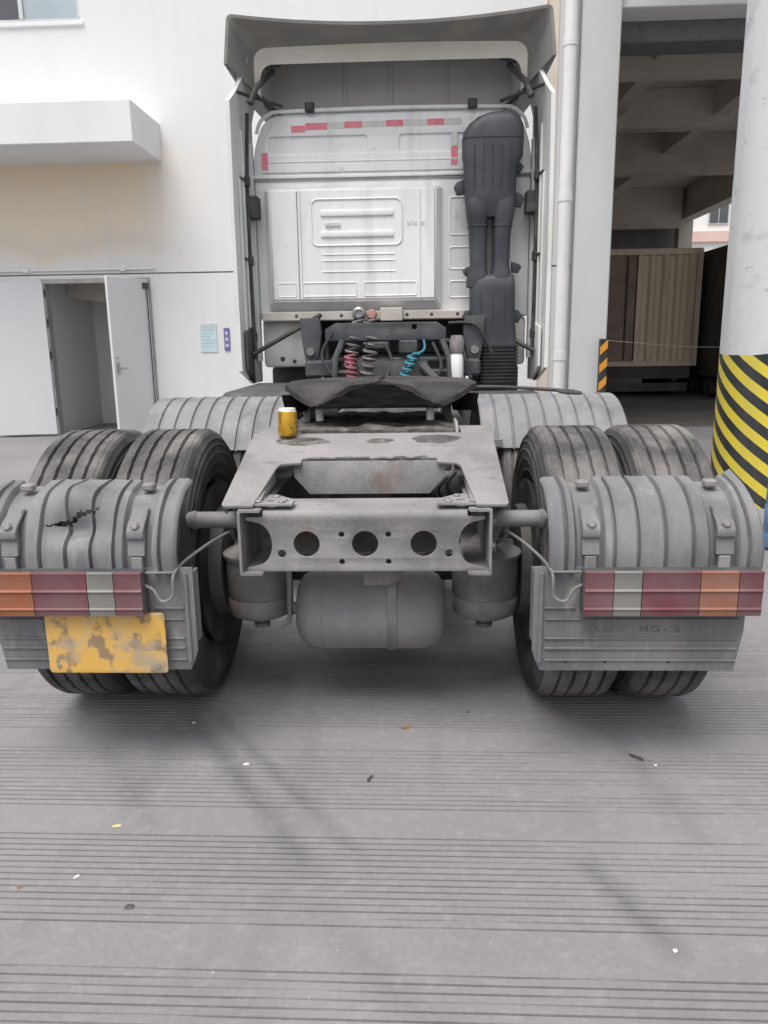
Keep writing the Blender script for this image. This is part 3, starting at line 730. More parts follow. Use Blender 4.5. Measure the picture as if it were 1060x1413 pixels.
# --- subframe plate below the fifth wheel, with crusted grease
bm = bmesh.new(); nx, ny = 44, 18
gv = [[bm.verts.new((FX-.33+.66*i/nx, 2.95+.75*j/ny, .962 + .010*max(0, noise.noise((i*.35, j*.5, 1.5))) + .02*max(0, noise.noise((i*.12, j*.3, 8)))*(j > 1))) for i in range(nx+1)] for j in range(ny+1)]
for j in range(ny):
    for i in range(nx): bm.faces.new((gv[j][i], gv[j][i+1], gv[j+1][i+1], gv[j+1][i]))
ret = bmesh.ops.extrude_face_region(bm, geom=bm.faces[:])
for v_ in [g for g in ret['geom'] if isinstance(g, bmesh.types.BMVert)]: v_.co.z = .93
tp('mounting_plate', bm, 'grime', 50)
tp('sub_cross_beam', B(FX-.30, FX+.30, 2.96, 3.06, .80, .928, .006), 'greasy')
for s in (-1, 1):
    tp('subframe_rail', B(FX+s*.352-.028, FX+s*.352+.028, 3.13, 4.9, .80, .945, .004), 'greasy')
    ped = plate([(3.25, .966), (3.60, .966), (3.50, 1.075), (3.36, 1.075)], (), .03, .002, at_x(FX+s*.300))
    tp('pivot_bracket', ped, 'greasy')
    tp('pivot_pin', T([(FX+s*.27, 3.43, 1.04), (FX+s*.35, 3.43, 1.04)], .022, 12), 'bolt')

# --- fifth wheel plate: round top with a throat towards the rear and drooping horns
FZ, FY, FR = 1.128, 3.43, .42
def fifth():
    bm = bmesh.new(); N = 16; rows_t, rows_b = [], []
    ny_ = 48
    for j in range(ny_+1):
        y = -.345 + (FR*.995+.345)*j/ny_
        xc = math.sqrt(max(FR*FR-y*y, 0))
        xt = 0.0
        if y < .02: xt = min(.045 + max(0, -(y+.02))*.55, xc-.012)
        elif y < .065: xt = .045*math.sqrt(max(0, 1-((y-.02)/.045)**2))
        dz = 0
        if y < -.16: dz = -.42*(-.16-y)**1.15
        top, bot = [], []
        for s in (-1, 1):
            for k in range(N+1):
                f = k/N; x = s*(xt+(xc-xt)*f)
                ed = max(0, 1-(1-f)*(xc-xt)/.03)
                rz = dz-.012*ed*ed
                if y < .065: rz -= .012*max(0, 1-f*(xc-xt)/.02)**2
                top.append(V(FX+.01+x, FY+y, FZ+rz)); bot.append(V(FX+.01+x, FY+y, FZ+dz-.036))
        rows_t.append([bm.verts.new(p) for p in top]); rows_b.append([bm.verts.new(p) for p in bot])
    def strip(A, C_, flip=False):
        for h_ in (0, 1):
            o_ = h_*(N+1)
            for k in range(N): bm.faces.new((A[o_+k], A[o_+k+1], C_[o_+k+1], C_[o_+k]))
    for j in range(ny_):
        strip(rows_t[j], rows_t[j+1]); strip(rows_b[j], rows_b[j+1])
        for o_ in (0, N, N+1, 2*N+1):
            bm.faces.new((rows_t[j][o_], rows_t[j+1][o_], rows_b[j+1][o_], rows_b[j][o_]))
    for j in (0, ny_):
        for h_ in (0, 1):
            for k in range(N):
                o_ = h_*(N+1)+k
                bm.faces.new((rows_t[j][o_], rows_t[j][o_+1], rows_b[j][o_+1], rows_b[j][o_]))
    bmesh.ops.remove_doubles(bm, verts=bm.verts[:], dist=.0004)
    return bm
fwl = tp('fifth_wheel', fifth(), 'plate_steel', 40, label='round fifth wheel coupling plate with a greasy throat')
# lock casting and grease under and in the throat
bm = bmesh.new(); nx, ny = 40, 24
def lockz(x, y):
    base = FZ-.022-.05*max(0, (-y-.05))/.3 - .35*max(0, abs(x)-.03-.5*max(0, -y))**1.2
    return base + .003*noise.noise((x*30, y*26, 3.3)) + .012*max(0, noise.noise((x*10, y*10, 6)))
gv = [[bm.verts.new((FX+.01+(-.27+.54*i/nx)*(.30+.70*(1-j/ny)), FY-.40+.47*j/ny, lockz((-.27+.54*i/nx)*(.30+.70*(1-j/ny)), -.40+.47*j/ny))) for i in range(nx+1)] for j in range(ny+1)]
for j in range(ny):
    for i in range(nx): bm.faces.new((gv[j][i], gv[j][i+1], gv[j+1][i+1], gv[j+1][i]))
ret = bmesh.ops.extrude_face_region(bm, geom=bm.faces[:])
for v_ in [g for g in ret['geom'] if isinstance(g, bmesh.types.BMVert)]: v_.co.z = 1.04
tp('lock_casting', bm, 'grease', 60, parent=fwl)
for s in (-1, 1):
    bm = plate([(-.06, 0), (.06, 0), (.045, -.07), (-.045, -.07)], (), .05, .004, Matrix.Translation((FX+.01+s*.36, 3.32, 1.075)) @ Matrix.Rotation(s*R(8), 4, 'Z') @ XZ)
    tp('plate_rib', bm, 'grease', parent=fwl)
    tp('skid_bolt', T([(FX+s*.22, 3.06, .99), (FX+s*.22, 3.06, 1.05)], .016, 8), 'bolt', parent=fwl)
hnd = bmesh.new()
tube(hnd, spline([(FX+.30, 3.40, 1.09), (.46, 3.42, 1.095), (.62, 3.44, 1.088), (.80, 3.44, 1.075)], 5), .008, 8)
tube(hnd, spline([(.78, 3.44, 1.078), (.80, 3.40, 1.07), (.86, 3.39, 1.065), (.885, 3.42, 1.064), (.86, 3.45, 1.07), (.80, 3.44, 1.075)], 5), .007, 8)
tp('release_handle', hnd, 'dark_grey', parent=fwl)

# --- rear mudguards
def guard_path(yc, kind):
    if kind == 'rear':
        P_ = spline([(0, 2.128, .650), (0, 2.130, .71), (0, 2.150, .77), (0, 2.192, .825), (0, 2.255, .866), (0, 2.345, .884)], 14)
        return [(p.y, p.z) for p in P_]
    rg = .517
    return [(yc-rg*math.cos(R(a)), .495+rg*math.sin(R(a))) for a in range(34, 151, 4)]
def guard(name, s, xs_, path, ribs, saddles, material, parent, dent=False, bent=False, depth=.010):
    """sheet swept along the path; raised or sunk ridges run over it"""
    x0, x1 = xs_; st = .0025; nx = int(round((x1-x0)/st))
    bm = bmesh.new(); rows = []
    nrm = []
    for i, p in enumerate(path):
        a = path[max(i-1, 0)]; b_ = path[min(i+1, len(path)-1)]
        t = Vector((b_[0]-a[0], b_[1]-a[1])).normalized(); nrm.append((-t.y, t.x))
    for i, (y, z) in enumerate(path):
        row = []; u = i/(len(path)-1)
        for k in range(nx+1):
            x = x0+st*k; h = 0
            for rb in ribs:
                d = abs(x-rb)
                if d < .0055: h -= depth*1.3*min(1, (.0055-d)/.0022)
                elif d < .018: h += depth*.35*(1-(d-.0055)/.0125)
            for (a, b_) in saddles:
                if a-.012 < x < b_+.012:
                    e = min(1, (x-a+.012)/.012, (b_+.012-x)/.012); h -= .020*e*e*(3-2*e)
            if x-x0 < .012: h -= .010*(1-(x-x0)/.012)**2
            if x1-x < .012: h -= .010*(1-(x1-x)/.012)**2
            xx = s*x
            if dent:
                g = math.exp(-(((x-.85)/.08)**2 + ((u-.42)/.13)**2)); h -= .045*g
                g = math.exp(-(((x-.85)/.07)**2 + ((u-.68)/.15)**2)); h += .040*g
                h += .004*noise.noise((x*8, u*4, 2))
            h += .0015*noise.noise((x*5, u*3, 11+s))
            if bent and x > 1.075:
                q = (x-1.075)/.07; h += .012*q*u*math.sin(u*PI*2.2)+.02*q*q*u; xx += s*.03*q*u*u*(-1); z_ = z
            row.append(bm.verts.new((xx, y+nrm[i][0]*h*1.0, z+nrm[i][1]*h*1.0)))
        rows.append(row)
    crack = [(.775, .60), (.80, .56), (.835, .535), (.87, .49), (.90, .475), (.925, .455), (.945, .45)]
    for i in range(len(rows)-1):
        for k in range(nx):
            if dent:
                x = x0+st*(k+.5); u = (i+.5)/(len(path)-1)
                hit = False
                for (xa, ua), (xb, ub) in zip(crack, crack[1:]):
                    if xa <= x < xb and abs(u-(ua+(ub-ua)*(x-xa)/(xb-xa)) - .012*noise.noise((x*90, 1, 1))) < .005+.017*math.sin(PI*min(1, max(0, (x-.77)/.18)))**1.5: hit = True
                if hit: continue
            bm.faces.new((rows[i][k], rows[i][k+1], rows[i+1][k+1], rows[i+1][k]))
    bmesh.ops.recalc_face_normals(bm, faces=bm.faces[:])
    bmesh.ops.solidify(bm, geom=bm.faces[:], thickness=.004)
    return tp(name, bm, material, 28, parent)
RIBS = (.588, .724, .792, .868, .945, 1.10)
SADD = ((.622, .690), (.998, 1.066))
gpath = guard_path(0, 'rear')
for s in (-1, 1):
    g = guard('rear_mudguard', s, (.540, 1.145), gpath, RIBS, SADD, 'guard', truck, dent=s < 0, bent=s > 0)
    g['label'] = 'grey ribbed rear mudguard with a torn dent' if s < 0 else 'grey ribbed rear mudguard with a bent outer edge'
    tp('edge_lip', B(s*.8425-.301, s*.8425+.301, 2.118, 2.131, .6435, .6495, .002), 'guard', parent=g)
    for (a, b_) in SADD:                                   # strap with a bolt boss and a slotted foot in each saddle
        cx = s*(a+b_)/2
        bm = bmesh.new(); hw_ = .025
        prof = [(.0, .695), (.0, .742), (-.012, .748), (-.020, .770), (-.012, .792), (.002, .806), (.020, .822)]
        ring = []
        pts_ = []
        for (dy, z) in prof:
            y0 = None
            for (ya, za), (yb, zb) in zip(gpath, gpath[1:]):
                if za <= z <= zb: y0 = ya+(yb-ya)*(z-za)/(zb-za)
            pts_.append((y0-.004+min(dy, .004)*1.0, z))
        loft(bm, [[(cx-hw_*(1 if z < .80 else .85), y, z), (cx+hw_*(1 if z < .80 else .85), y, z), (cx+hw_, y+.02, z+.004), (cx-hw_, y+.02, z+.004)] for y, z in pts_])
        bmesh.ops.bevel(bm, geom=bm.edges[:], offset=.002, segments=1, affect='EDGES')
        stp = tp('strap', bm, 'guard', parent=g)
        tp('bolt', lathe(bmesh.new(), [(.013, 0), (.013, .006), (.009, .010)], (0, 0, 0), 'Z', 6), 'bolt', parent=stp)
        bo = bpy.context.scene.objects[stp.children[0].name] if stp.children else None
        if bo: bo.location = (cx, 2.136, .783); bo.rotation_euler = (R(68), 0, 0)
        tp('foot', B(cx-.0165, cx+.0165, 2.124, 2.140, .651, .6925, .002), 'frame', parent=stp)
        tp('clip', B(cx-.018, cx+.018, 2.262, 2.30, .862, .884, .005), 'frame', parent=stp)
# front pair over the first driven axle
gp2 = guard_path(AX[1], 'front')
for s in (-1, 1):
    g = guard('drive_mudguard', s, (.485, 1.205), gp2, (.56, .64, .72, .80, .88, .96, 1.04, 1.12), (), 'guard_front', truck, depth=.008)
    for x in (.56, 1.10):
        tp('clip', B(s*x-.022, s*x+.022, 3.69, 3.71, .79, .83, .003), 'frame', parent=g)

# --- mudguard carrier tubes
for s in (-1, 1):
    t_ = tp('carrier_tube', T([(FX+s*.40, 2.42, .735), (s*.66, 2.42, .735)], .027, 18), 'tank')
    tp('tube_flange', T([(FX+s*.395, 2.42, .735), (FX+s*.411, 2.42, .735)], .046, 18), 'frame', parent=t_)
    tp('tube_clip', T([(s*.555, 2.42, .735), (s*.568, 2.42, .735)], .030, 18), 'frame', parent=t_)
    tp('carrier_tube', T([(FX+s*.40, 2.42, .735), (s*1.12, 2.42, .735)], .012, 8), 'axle')

# --- mud flaps
for s in (-1, 1):
    out = [(.500, .655), (.500, .398), (.510, .365), (.525, .333), (1.092, .333), (1.112, .455), (1.112, .655)]
    if s < 0: out = [(-x, z) for x, z in out][::-1]
    f = tp('mud_flap', plate(out, (), .010, .002, at_y(2.150)), 'flap')
    f['label'] = 'grey mud flap with faint raised lettering' if s > 0 else 'grey mud flap behind the yellow number plate'
    for z, hh in ((.496, .004), (.436, .005), (.405, .007), (.368, .004)):
        tp('flap_ridge', B(s*.815-.280, s*.815+.280, 2.1385, 2.146, z-hh/2, z+hh/2, .0015), 'flap', parent=f)
    tp('flap_ridge', B(s*.522-.006, s*.522+.006, 2.1365, 2.146, .36, .64, .002), 'flap', parent=f)
    tp('flap_ridge', B(s*.577-.045, s*.577+.045, 2.1385, 2.146, .528, .534, .0015), 'flap', parent=f)
    tp('side_fold', B(s*1.108-.004, s*1.108+.004, 2.146, 2.235, .46, .655), 'flap', parent=f)
    tp('side_fold', B(s*.504-.004, s*.504+.004, 2.156, 2.20, .42, .64), 'flap', parent=f)
    for x in (.60, .715, .90): tp('rivet', T([(s*x, 2.146, .362), (s*x, 2.1425, .362)], .004, 8), 'black_metal', parent=f)
    if s > 0:
        for k, ch_ in enumerate('NKUU HG-S'):
            if ch_ == ' ': continue
            cu = bpy.data.curves.new('txt', 'FONT'); cu.body = ch_; cu.size = .038; cu.extrude = .0012
            to = bpy.data.objects.new('txt', cu); COL.objects.link(to); bpy.context.view_layer.update()
            me = bpy.data.meshes.new_from_object(to.evaluated_get(bpy.context.evaluated_depsgraph_get()))
            bpy.data.objects.remove(to)
            me.transform(Matrix.Translation((.64+.034*k, 2.1442, .455)) @ Matrix.Scale(.75, 4, (0, 0, 1)) @ XZ)
            me.materials.clear()
            link('raised_letter', me, 'letters', f)

# --- tail lamps
for s in (-1, 1):
    zb, zt = .524, .6585
    base = tp('tail_lamp', B(min(s*.632, s*1.130), max(s*.632, s*1.130), 2.098, 2.136, zb, zt, .004), 'dark_grey')
    base['label'] = 'long tail lamp with red, clear and orange lenses'
    cells = [(.634, .713, 'lens_red'), (.7155, .792, 'lens_clear'), (.7945, .953, 'lens_red'), (.9555, 1.060, 'lens_orange'), (1.0625, 1.128, 'lens_red')]
    for (a, b_, mt) in cells:
        bm = bmesh.new()
        zs = [zb+.003, zb+.018, zb+.024, zb+.028, zb+.072, zb+.078, zb+.083, zb+.126, zb+.131, zt-.002]
        ys_ = [2.085, 2.083, 2.078, 2.085, 2.083, 2.077, 2.084, 2.084, 2.082, 2.086]
        xa, xb = sorted((s*a, s*b_))
        ring = [(y, z) for y, z in zip(ys_, zs)] + [(2.0978, zt-.002), (2.0978, zb+.003)]
        loft(bm, [[(x, y, z) for y, z in ring] for x in (xa, xb)])
        tp('lens', bm, mt, 30, parent=base)
    cab_ = spline([(s*.44, 2.43, .70), (s*.50, 2.30, .68), (s*.545, 2.13, .65), (s*.552, 2.11, .58), (s*.585, 2.105, .565), (s*.61, 2.11, .60), (s*.66, 2.12, .618)], 7)
    tp('lamp_cable', T(cab_, .0048, 7), 'drum', parent=base)
# number plate: the writing on it cannot be read, only smeared dark dirt
npo = empty('number_plate', (-.765, 2.118, .335), truck)
link('panel', mesh_of(plate(rrect(0, .095, .180, .095, .012), (), .004, .0008, at_y(0))), 'number_plate', npo)
npo['label'] = 'yellow number plate with unreadable smeared marks'
for x in (-.15, .15): link('screw', mesh_of(T([(x, -.002, .022), (x, -.005, .022)], .007, 8)), 'bolt', npo)

# --- air tank and bellows
bm = lathe(bmesh.new(), [(.05, -.262), (.085, -.256), (.118, -.238), (.138, -.205), (.142, -.17), (.142, .065), (.1425, .17), (.138, .205), (.118, .238), (.085, .256), (.05, .262)], (FX, 2.58, .375), 'X', 40)
tk = tp('air_tank', bm, 'tank', 40)
bm = lathe(bmesh.new(), [(.1435, .062), (.1475, .062), (.1475, .092), (.1435, .092)], (FX, 2.58, .375), 'X', 40, closed=True)
tp('tank_strap', bm, 'frame', parent=tk)
tp('tank_seam', lathe(bmesh.new(), [(.1435, -.165), (.1445, -.163), (.1435, -.160)], (FX, 2.58, .375), 'X', 40, closed=True), 'tank', parent=tk)
tp('tank_hanger', plate([(-.015, .592), (.130, .592), (.118, .545), (.100, .520), (.060, .505), (-.015, .505)], (), .010, .001, Matrix.Translation((FX, 0, 0)) @ at_y(2.44)), 'drum', parent=tk)
bm = bmesh.new(); tube(bm, [(FX-.262, 2.58, .375), (FX-.285, 2.58, .375)], .022, 10); tube(bm, spline([(FX-.278, 2.58, .375), (FX-.285, 2.56, .36), (FX-.285, 2.55, .40), (FX-.278, 2.52, .50), (FX-.28, 2.5, .60)], 6), .010, 8)
tube(bm, [(FX-.285, 2.56, .375), (FX-.285, 2.52, .345), (FX-.305, 2.51, .335)], .009, 8)
tp('drain_valve', bm, 'tank', parent=tk)
tp('outlet_valve', T([(FX+.262, 2.58, .46), (FX+.285, 2.58, .46)], .018, 8), 'drum', parent=tk)
for s in (-1, 1):
    x = FX + s*.405
    bm = lathe(bmesh.new(), [(.02, .325), (.085, .330), (.108, .342), (.116, .36), (.117, .405), (.113, .41), (.117, .415), (.118, .545), (.127, .555), (.128, .568), (.117, .574), (.06, .598), (.04, .62)], (x, 2.645, 0), 'Z', 36)
    d = tp('air_spring', bm, 'drum', 40)
    tp('stud', lathe(bmesh.new(), [(.03, .285), (.03, .3), (.022, .3), (.022, .326)], (x, 2.645, 0), 'Z', 10), 'drum', parent=d)
    bm = bmesh.new(); tube(bm, spline([(x, 2.56, .575), (x+s*.01, 2.52, .63), (x+s*.035, 2.49, .70), (x+s*.045, 2.47, .735)], 6), .012, 8)
    tube(bm, spline([(x+s*.02, 2.6, .60), (x+s*.06, 2.52, .66), (x+s*.03, 2.45, .76), (x+s*.02, 2.42, .78)], 6), .008, 8)
    tp('air_hose', bm, 'frame', parent=d)
    tp('spring_bracket', plate([(2.5, .60), (2.78, .60), (2.74, .80), (2.55, .80)], (), .012, .001, at_x(x+s*.018)), 'frame', parent=d)
    tp('torque_arm', T([(FX+s*.33, 2.75, .48), (FX+s*.30, 3.9, .52)], .03, 10), 'axle')

for k, pts_ in enumerate(([(-.45, 2.50, .70), (-.47, 2.70, .76), (-.45, 3.1, .74), (-.44, 3.8, .70)], [(.44, 2.46, .74), (.48, 2.62, .70), (.45, 3.0, .76), (.44, 3.7, .70)], [(.30, 2.60, .86), (.27, 2.66, .80), (.29, 2.74, .74), (.25, 2.9, .70)], [(.27, 2.58, .845), (.24, 2.66, .78), (.28, 2.8, .70)], [(-.43, 2.43, .80), (-.475, 2.47, .74), (-.46, 2.52, .66), (-.43, 2.58, .60)])):
    tp('air_line', T(spline(pts_, 7), (.009, .008, .006, .005, .007)[k], 7), 'rubber' if k % 2 else 'dark_grey')
# --- side tank and boxes between axle and cab
tp('fuel_tank', B(-1.10, -.50, 4.95, 6.05, .45, .99, .06, 3), 'dark_grey')
tp('battery_box', B(.52, 1.08, 5.0, 5.9, .45, .92, .03, 2), 'dark_grey')
tp('walkway', B(-.33, .33, 4.95, 5.5, .81, .83, .003), 'greasy')

# --- cab
CY = 6.2
def cab_outline():
    pts = [(-1.045, 1.475), (1.045, 1.475), (1.045, 2.50)]
    pts += [(1.045, 2.62), (1.03, 2.72), (1.005, 2.80), (.975, 2.87), (.93, 2.92), (.87, 2.948), (.78, 2.96)]
    return pts + [(-x, z) for x, z in pts[2:][::-1]]
cabm = plate(cab_outline(), (), 2.1, .02, at_y(CY+1.05))
cab = tp('cab', cabm, 'cab_white')
for s in (-1, 1):
    tp('lower_corner', B(min(s*1.035, s*.60), max(s*1.035, s*.60), CY+.02, CY+1.9, 1.10, 1.473, .03, 2), 'cab_grimy', parent=cab)
    for x, z, r_ in ((.885, 1.165, .02), (.79, 1.145, .016)):
        tp('drain_hole', T([(s*x, CY+.022, z), (s*x, CY+.0185, z)], r_, 14), 'black_metal', parent=cab)
tp('cab_floor', B(-.6, .6, CY+.3, CY+1.9, 1.2, 1.47), 'black_metal', parent=cab)
# seam and drip rail of the raised roof
tp('roof_rail', T(spline([(-1.01, CY-.006, 2.82), (-.975, CY-.012, 2.90), (-.90, CY-.016, 2.955), (-.78, CY-.018, 2.966), (0, CY-.02, 2.976), (.78, CY-.018, 2.966), (.90, CY-.016, 2.955), (.975, CY-.012, 2.90), (1.01, CY-.006, 2.82)], 6), .014, 8), 'cab_white', parent=cab)
tp('seam_strip', B(-1.05, 1.05, CY-.010, CY-.001, 2.485, 2.499, .002), 'seam', parent=cab)
tp('seam_bead', B(-1.05, 1.05, CY-.018, CY-.001, 2.503, 2.530, .008, 2), 'cab_white', parent=cab)
# upper rear skin, stands slightly proud, with two sunk panels drawn by ribs
skin = [(-.985, 2.545), (.985, 2.545), (.975, 2.66), (.945, 2.78), (.90, 2.86), (.83, 2.915), (.74, 2.928)]
skin += [(-x, z) for x, z in skin[::-1][:-2]] + [(-.985, 2.56)]
sk = tp('upper_skin', plate(skin, (rrect(-.55, 2.735, .37, .062, .02), rrect(.42, 2.735, .36, .062, .02)), .016, .005, at_y(CY-.008)), 'cab_white', 40, parent=cab)
tp('skin_rib', T([(-.93, CY-.016, 2.618), (.50, CY-.016, 2.618)], .006, 6), 'cab_white', parent=sk)
# bulge of the bunk: raised trapezoid
def frustum(x0, x1, z0, z1, y, d, ix, iz0, iz1, bev=.012):
    bm = bmesh.new()
    a = [bm.verts.new(p) for p in ((x0, y, z0), (x1, y, z0), (x1, y, z1), (x0, y, z1))]
    b_ = [bm.verts.new(p) for p in ((x0+ix, y-d, z0+iz0), (x1-ix, y-d, z0+iz0), (x1-ix, y-d, z1-iz1), (x0+ix, y-d, z1-iz1))]
    for k in range(4): bm.faces.new((a[k], a[(k+1) % 4], b_[(k+1) % 4], b_[k]))
    bm.faces.new(b_[::-1]); bm.faces.new(a)
    bmesh.ops.bevel(bm, geom=bm.edges[:], offset=bev, segments=3, affect='EDGES')
    return bm
BX0, BX1, BY = -.975, .385, CY-.105
bul = tp('bunk_bulge', frustum(BX0, BX1, 1.530, 2.435, CY-.001, .104, .055, .075, .025), 'cab_white', 40, parent=cab)
def ridge_loop(x0, x1, z0, z1, y, r_=.0055, rad=.035):
    pts_ = [(px, y, pz) for px, pz in rrect((x0+x1)/2, (z0+z1)/2, (x1-x0)/2, (z1-z0)/2, rad)]
    bm = bmesh.new(); tube(bm, pts_+[pts_[0]], r_, 6); return bm
def ridge(x0, x1, z, y, r_=.0055): return T([(x0, y, z), (x1, y, z)], r_, 6)
yb = BY-.0005
tp('ridge_frame', ridge_loop(-.605, .075, 2.005, 2.335, yb, .008, .05), 'cab_white', parent=bul)
for z in (2.235, 2.085): tp('ridge_bar', B(-.535, .015, yb-.012, yb+.002, z-.022, z+.022, .006, 2), 'cab_white', parent=bul)
for z in (1.94, 1.895, 1.815): tp('ridge_bar', ridge(-.53, .02, z, yb, .005), 'cab_white', parent=bul)
for (a, b_) in ((-.69, -.275), (-.215, .185)): tp('ridge_frame', ridge_loop(a, b_, 1.635, 1.735, yb, .005, .012), 'cab_white', parent=bul)
tp('ridge_frame', ridge_loop(-.88, -.735, 1.635, 1.735, yb, .004, .012), 'cab_white', parent=bul)
tp('vertical_joint', B(-.714, -.708, yb-.0035, yb+.003, 1.61, 2.395), 'seam', parent=bul)
tp('vertical_ridge', B(-.706, -.685, yb-.008, yb+.002, 1.61, 2.395, .004), 'cab_white', parent=bul)
tp('vertical_ridge', B(.19, .215, yb-.008, yb+.002, 1.61, 2.395, .004), 'cab_white', parent=bul)
for (x, z) in ((.115, 2.155), (.165, 2.155), (.215, 2.155), (-.50, 2.155), (-.46, 2.155), (-.42, 2.155)):
    tp('faded_mark', B(x, x+.032, yb-.0135 if x < 0 else yb-.0025, yb, z-.012, z+.012), 'stencil', parent=bul)
for (z0, z1) in ((2.08, 2.35), (1.83, 1.99), (1.62, 1.74)): tp('ridge_frame', ridge_loop(.44, .60, z0, z1, CY-.001, .006, .02), 'cab_white', parent=cab)
tp('vent_mark', B(.47, .50, CY-.004, CY-.0005, 2.20, 2.26), 'stencil', parent=cab)
# reflective tape
tape = [(-.745, -.640, 2.822, 2.868, 'tape_red', -4), (-.638, -.475, 2.838, 2.884, 'tape_red', 0), (-.470, -.350, 2.842, 2.886, 'tape_white', 0), (-.346, -.215, 2.845, 2.889, 'tape_red', 0), (-.21, -.045, 2.847, 2.889, 'tape_white', 0),
        (-.038, .092, 2.849, 2.892, 'tape_red', 0), (.097, .262, 2.849, 2.892, 'tape_white', 0), (.267, .395, 2.851, 2.894, 'tape_red', 0), (.40, .525, 2.851, 2.894, 'tape_white', 0),
        (.446, .494, 2.575, 2.70, 'tape_red', 0), (.446, .492, 2.704, 2.80, 'tape_white', 0), (-.975, -.93, 2.565, 2.685, 'tape_red', 3)]
for i, (a, b_, z0, z1, mt, rot) in enumerate(tape):
    tp('reflective_tape', B(a, b_, CY-.0185-.0008*(i % 2), CY-.0163, z0, z1), mt, parent=sk)
# rear cab beam with bolts
rb = tp('rear_beam', B(-1.02, .62, CY-.065, CY-.002, 1.455, 1.525, .008), 'cab_beam', parent=cab)
for x in (-.75, -.58, -.40, .11, .30, .50): tp('beam_hole', T([(x, CY-.063, 1.492), (x, CY-.0665, 1.492)], .013, 10), 'black_metal', parent=rb)
tp('beam_box', B(-.095, .075, CY-.115, CY-.066, 1.445, 1.545, .006), 'cab_beam', parent=rb)
tp('air_coupling', lathe(bmesh.new(), [(.055, 0), (.055, -.02), (.045, -.05), (.03, -.06), (.028, -.045)], (-.26, CY-.10, 1.505), 'Y', 20), 'socket', parent=rb)
tp('air_coupling', lathe(bmesh.new(), [(.04, 0), (.04, -.03), (.03, -.06), (.018, -.06)], (-.16, CY-.10, 1.495), 'Y', 20), 'coupling_red', parent=rb)

# --- roof deflector: hollow shell open to the rear
def arch(hw_, zl, zt, sag, y, n=28, cr=.10, tilt=0):
    """inverted U: from the left foot over the sagging top to the right foot"""
    pts_ = []
    for k in range(5): pts_.append(V(-hw_, y, zl+(zt-cr-zl)*k/4))
    for k in range(1, 6):
        a = R(180-90*k/6); pts_.append(V(-hw_+cr+cr*math.cos(a), y, zt-cr+cr*math.sin(a)))
    for k in range(n+1):
        x = (-hw_+cr)+(2*hw_-2*cr)*k/n; f = 1-(x/(hw_-cr))**2
        pts_.append(V(x, y, zt-sag*f))
    for k in range(5, 0, -1):
        a = R(90*k/6); pts_.append(V(hw_-cr+cr*math.cos(a), y, zt-cr+cr*math.sin(a)))
    for k in range(4, -1, -1): pts_.append(V(hw_, y, zl+(zt-cr-zl)*k/4))
    return pts_
spo = empty('roof_deflector', (0, 0, 0), truck)
rim0 = arch(1.105, 3.17, 3.475, .07, 5.78, cr=.035)
def shear(ring, k): return [V(p.x*(1+k*(3.45-p.z)), p.y, p.z) for p in ring]
rim0 = shear(rim0, .10)
rim_in = shear(arch(1.085, 3.17, 3.455, .07, 5.785, cr=.035), .10)
mid = arch(.975, 3.06, 3.345, -.012, 6.03, cr=.09)
lip = arch(.955, 3.05, 3.300, -.004, 6.05, cr=.09)
lip2 = arch(.935, 3.03, 3.245, -.002, 6.055, cr=.09)
back = arch(.90, 2.965, 3.38, .0, 6.38, cr=.10)
front = arch(.86, 2.96, 3.22, -.03, 8.05, cr=.12)
link('outer_shell', mesh_of(loft(bmesh.new(), [rim0, shear(arch(1.08, 3.10, 3.50, .02, 6.5, cr=.10), .06), front], close=False), 45), 'cab_white', spo)
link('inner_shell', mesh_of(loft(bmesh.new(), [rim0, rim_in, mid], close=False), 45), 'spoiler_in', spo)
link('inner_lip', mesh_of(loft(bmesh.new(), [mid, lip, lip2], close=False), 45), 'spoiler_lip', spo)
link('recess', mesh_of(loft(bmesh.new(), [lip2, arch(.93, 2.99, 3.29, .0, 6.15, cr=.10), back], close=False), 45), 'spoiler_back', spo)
bk = back; bm = bmesh.new(); bm.faces.new([bm.verts.new(p) for p in bk]); link('back_panel', mesh_of(bm), 'spoiler_back', spo)
for x in (-.35, .0, .42):
    link('stiffener', mesh_of(B(x-.010, x+.010, 6.368, 6.379, 2.97, 3.36, .003)), 'spoiler_back', spo)
for s in (-1, 1):
    link('bracket', mesh_of(T([(s*.86, 6.15, 3.23), (s*.955, 5.95, 3.06), (s*.99, 5.9, 2.95)], .022, 8)), 'black_metal', spo)
    link('bracket', mesh_of(T([(s*.90, 6.08, 3.24), (s*.80, 6.12, 3.28)], .025, 8)), 'black_metal', spo)
    link('bracket', mesh_of(B(s*.60-.035, s*.60+.035, 6.15, 6.20, 2.955, 3.02, .006)), 'black_metal', spo)
    link('stay', mesh_of(T([(s*1.085, 5.86, 3.02), (s*.80, 6.12, 2.985)], .013, 8)), 'black_metal', spo)
    link('stay', mesh_of(T([(s*1.03, 6.0, 3.13), (s*.90, 6.15, 3.0), (s*.84, 6.3, 2.98)], .016, 8)), 'black_metal', spo)

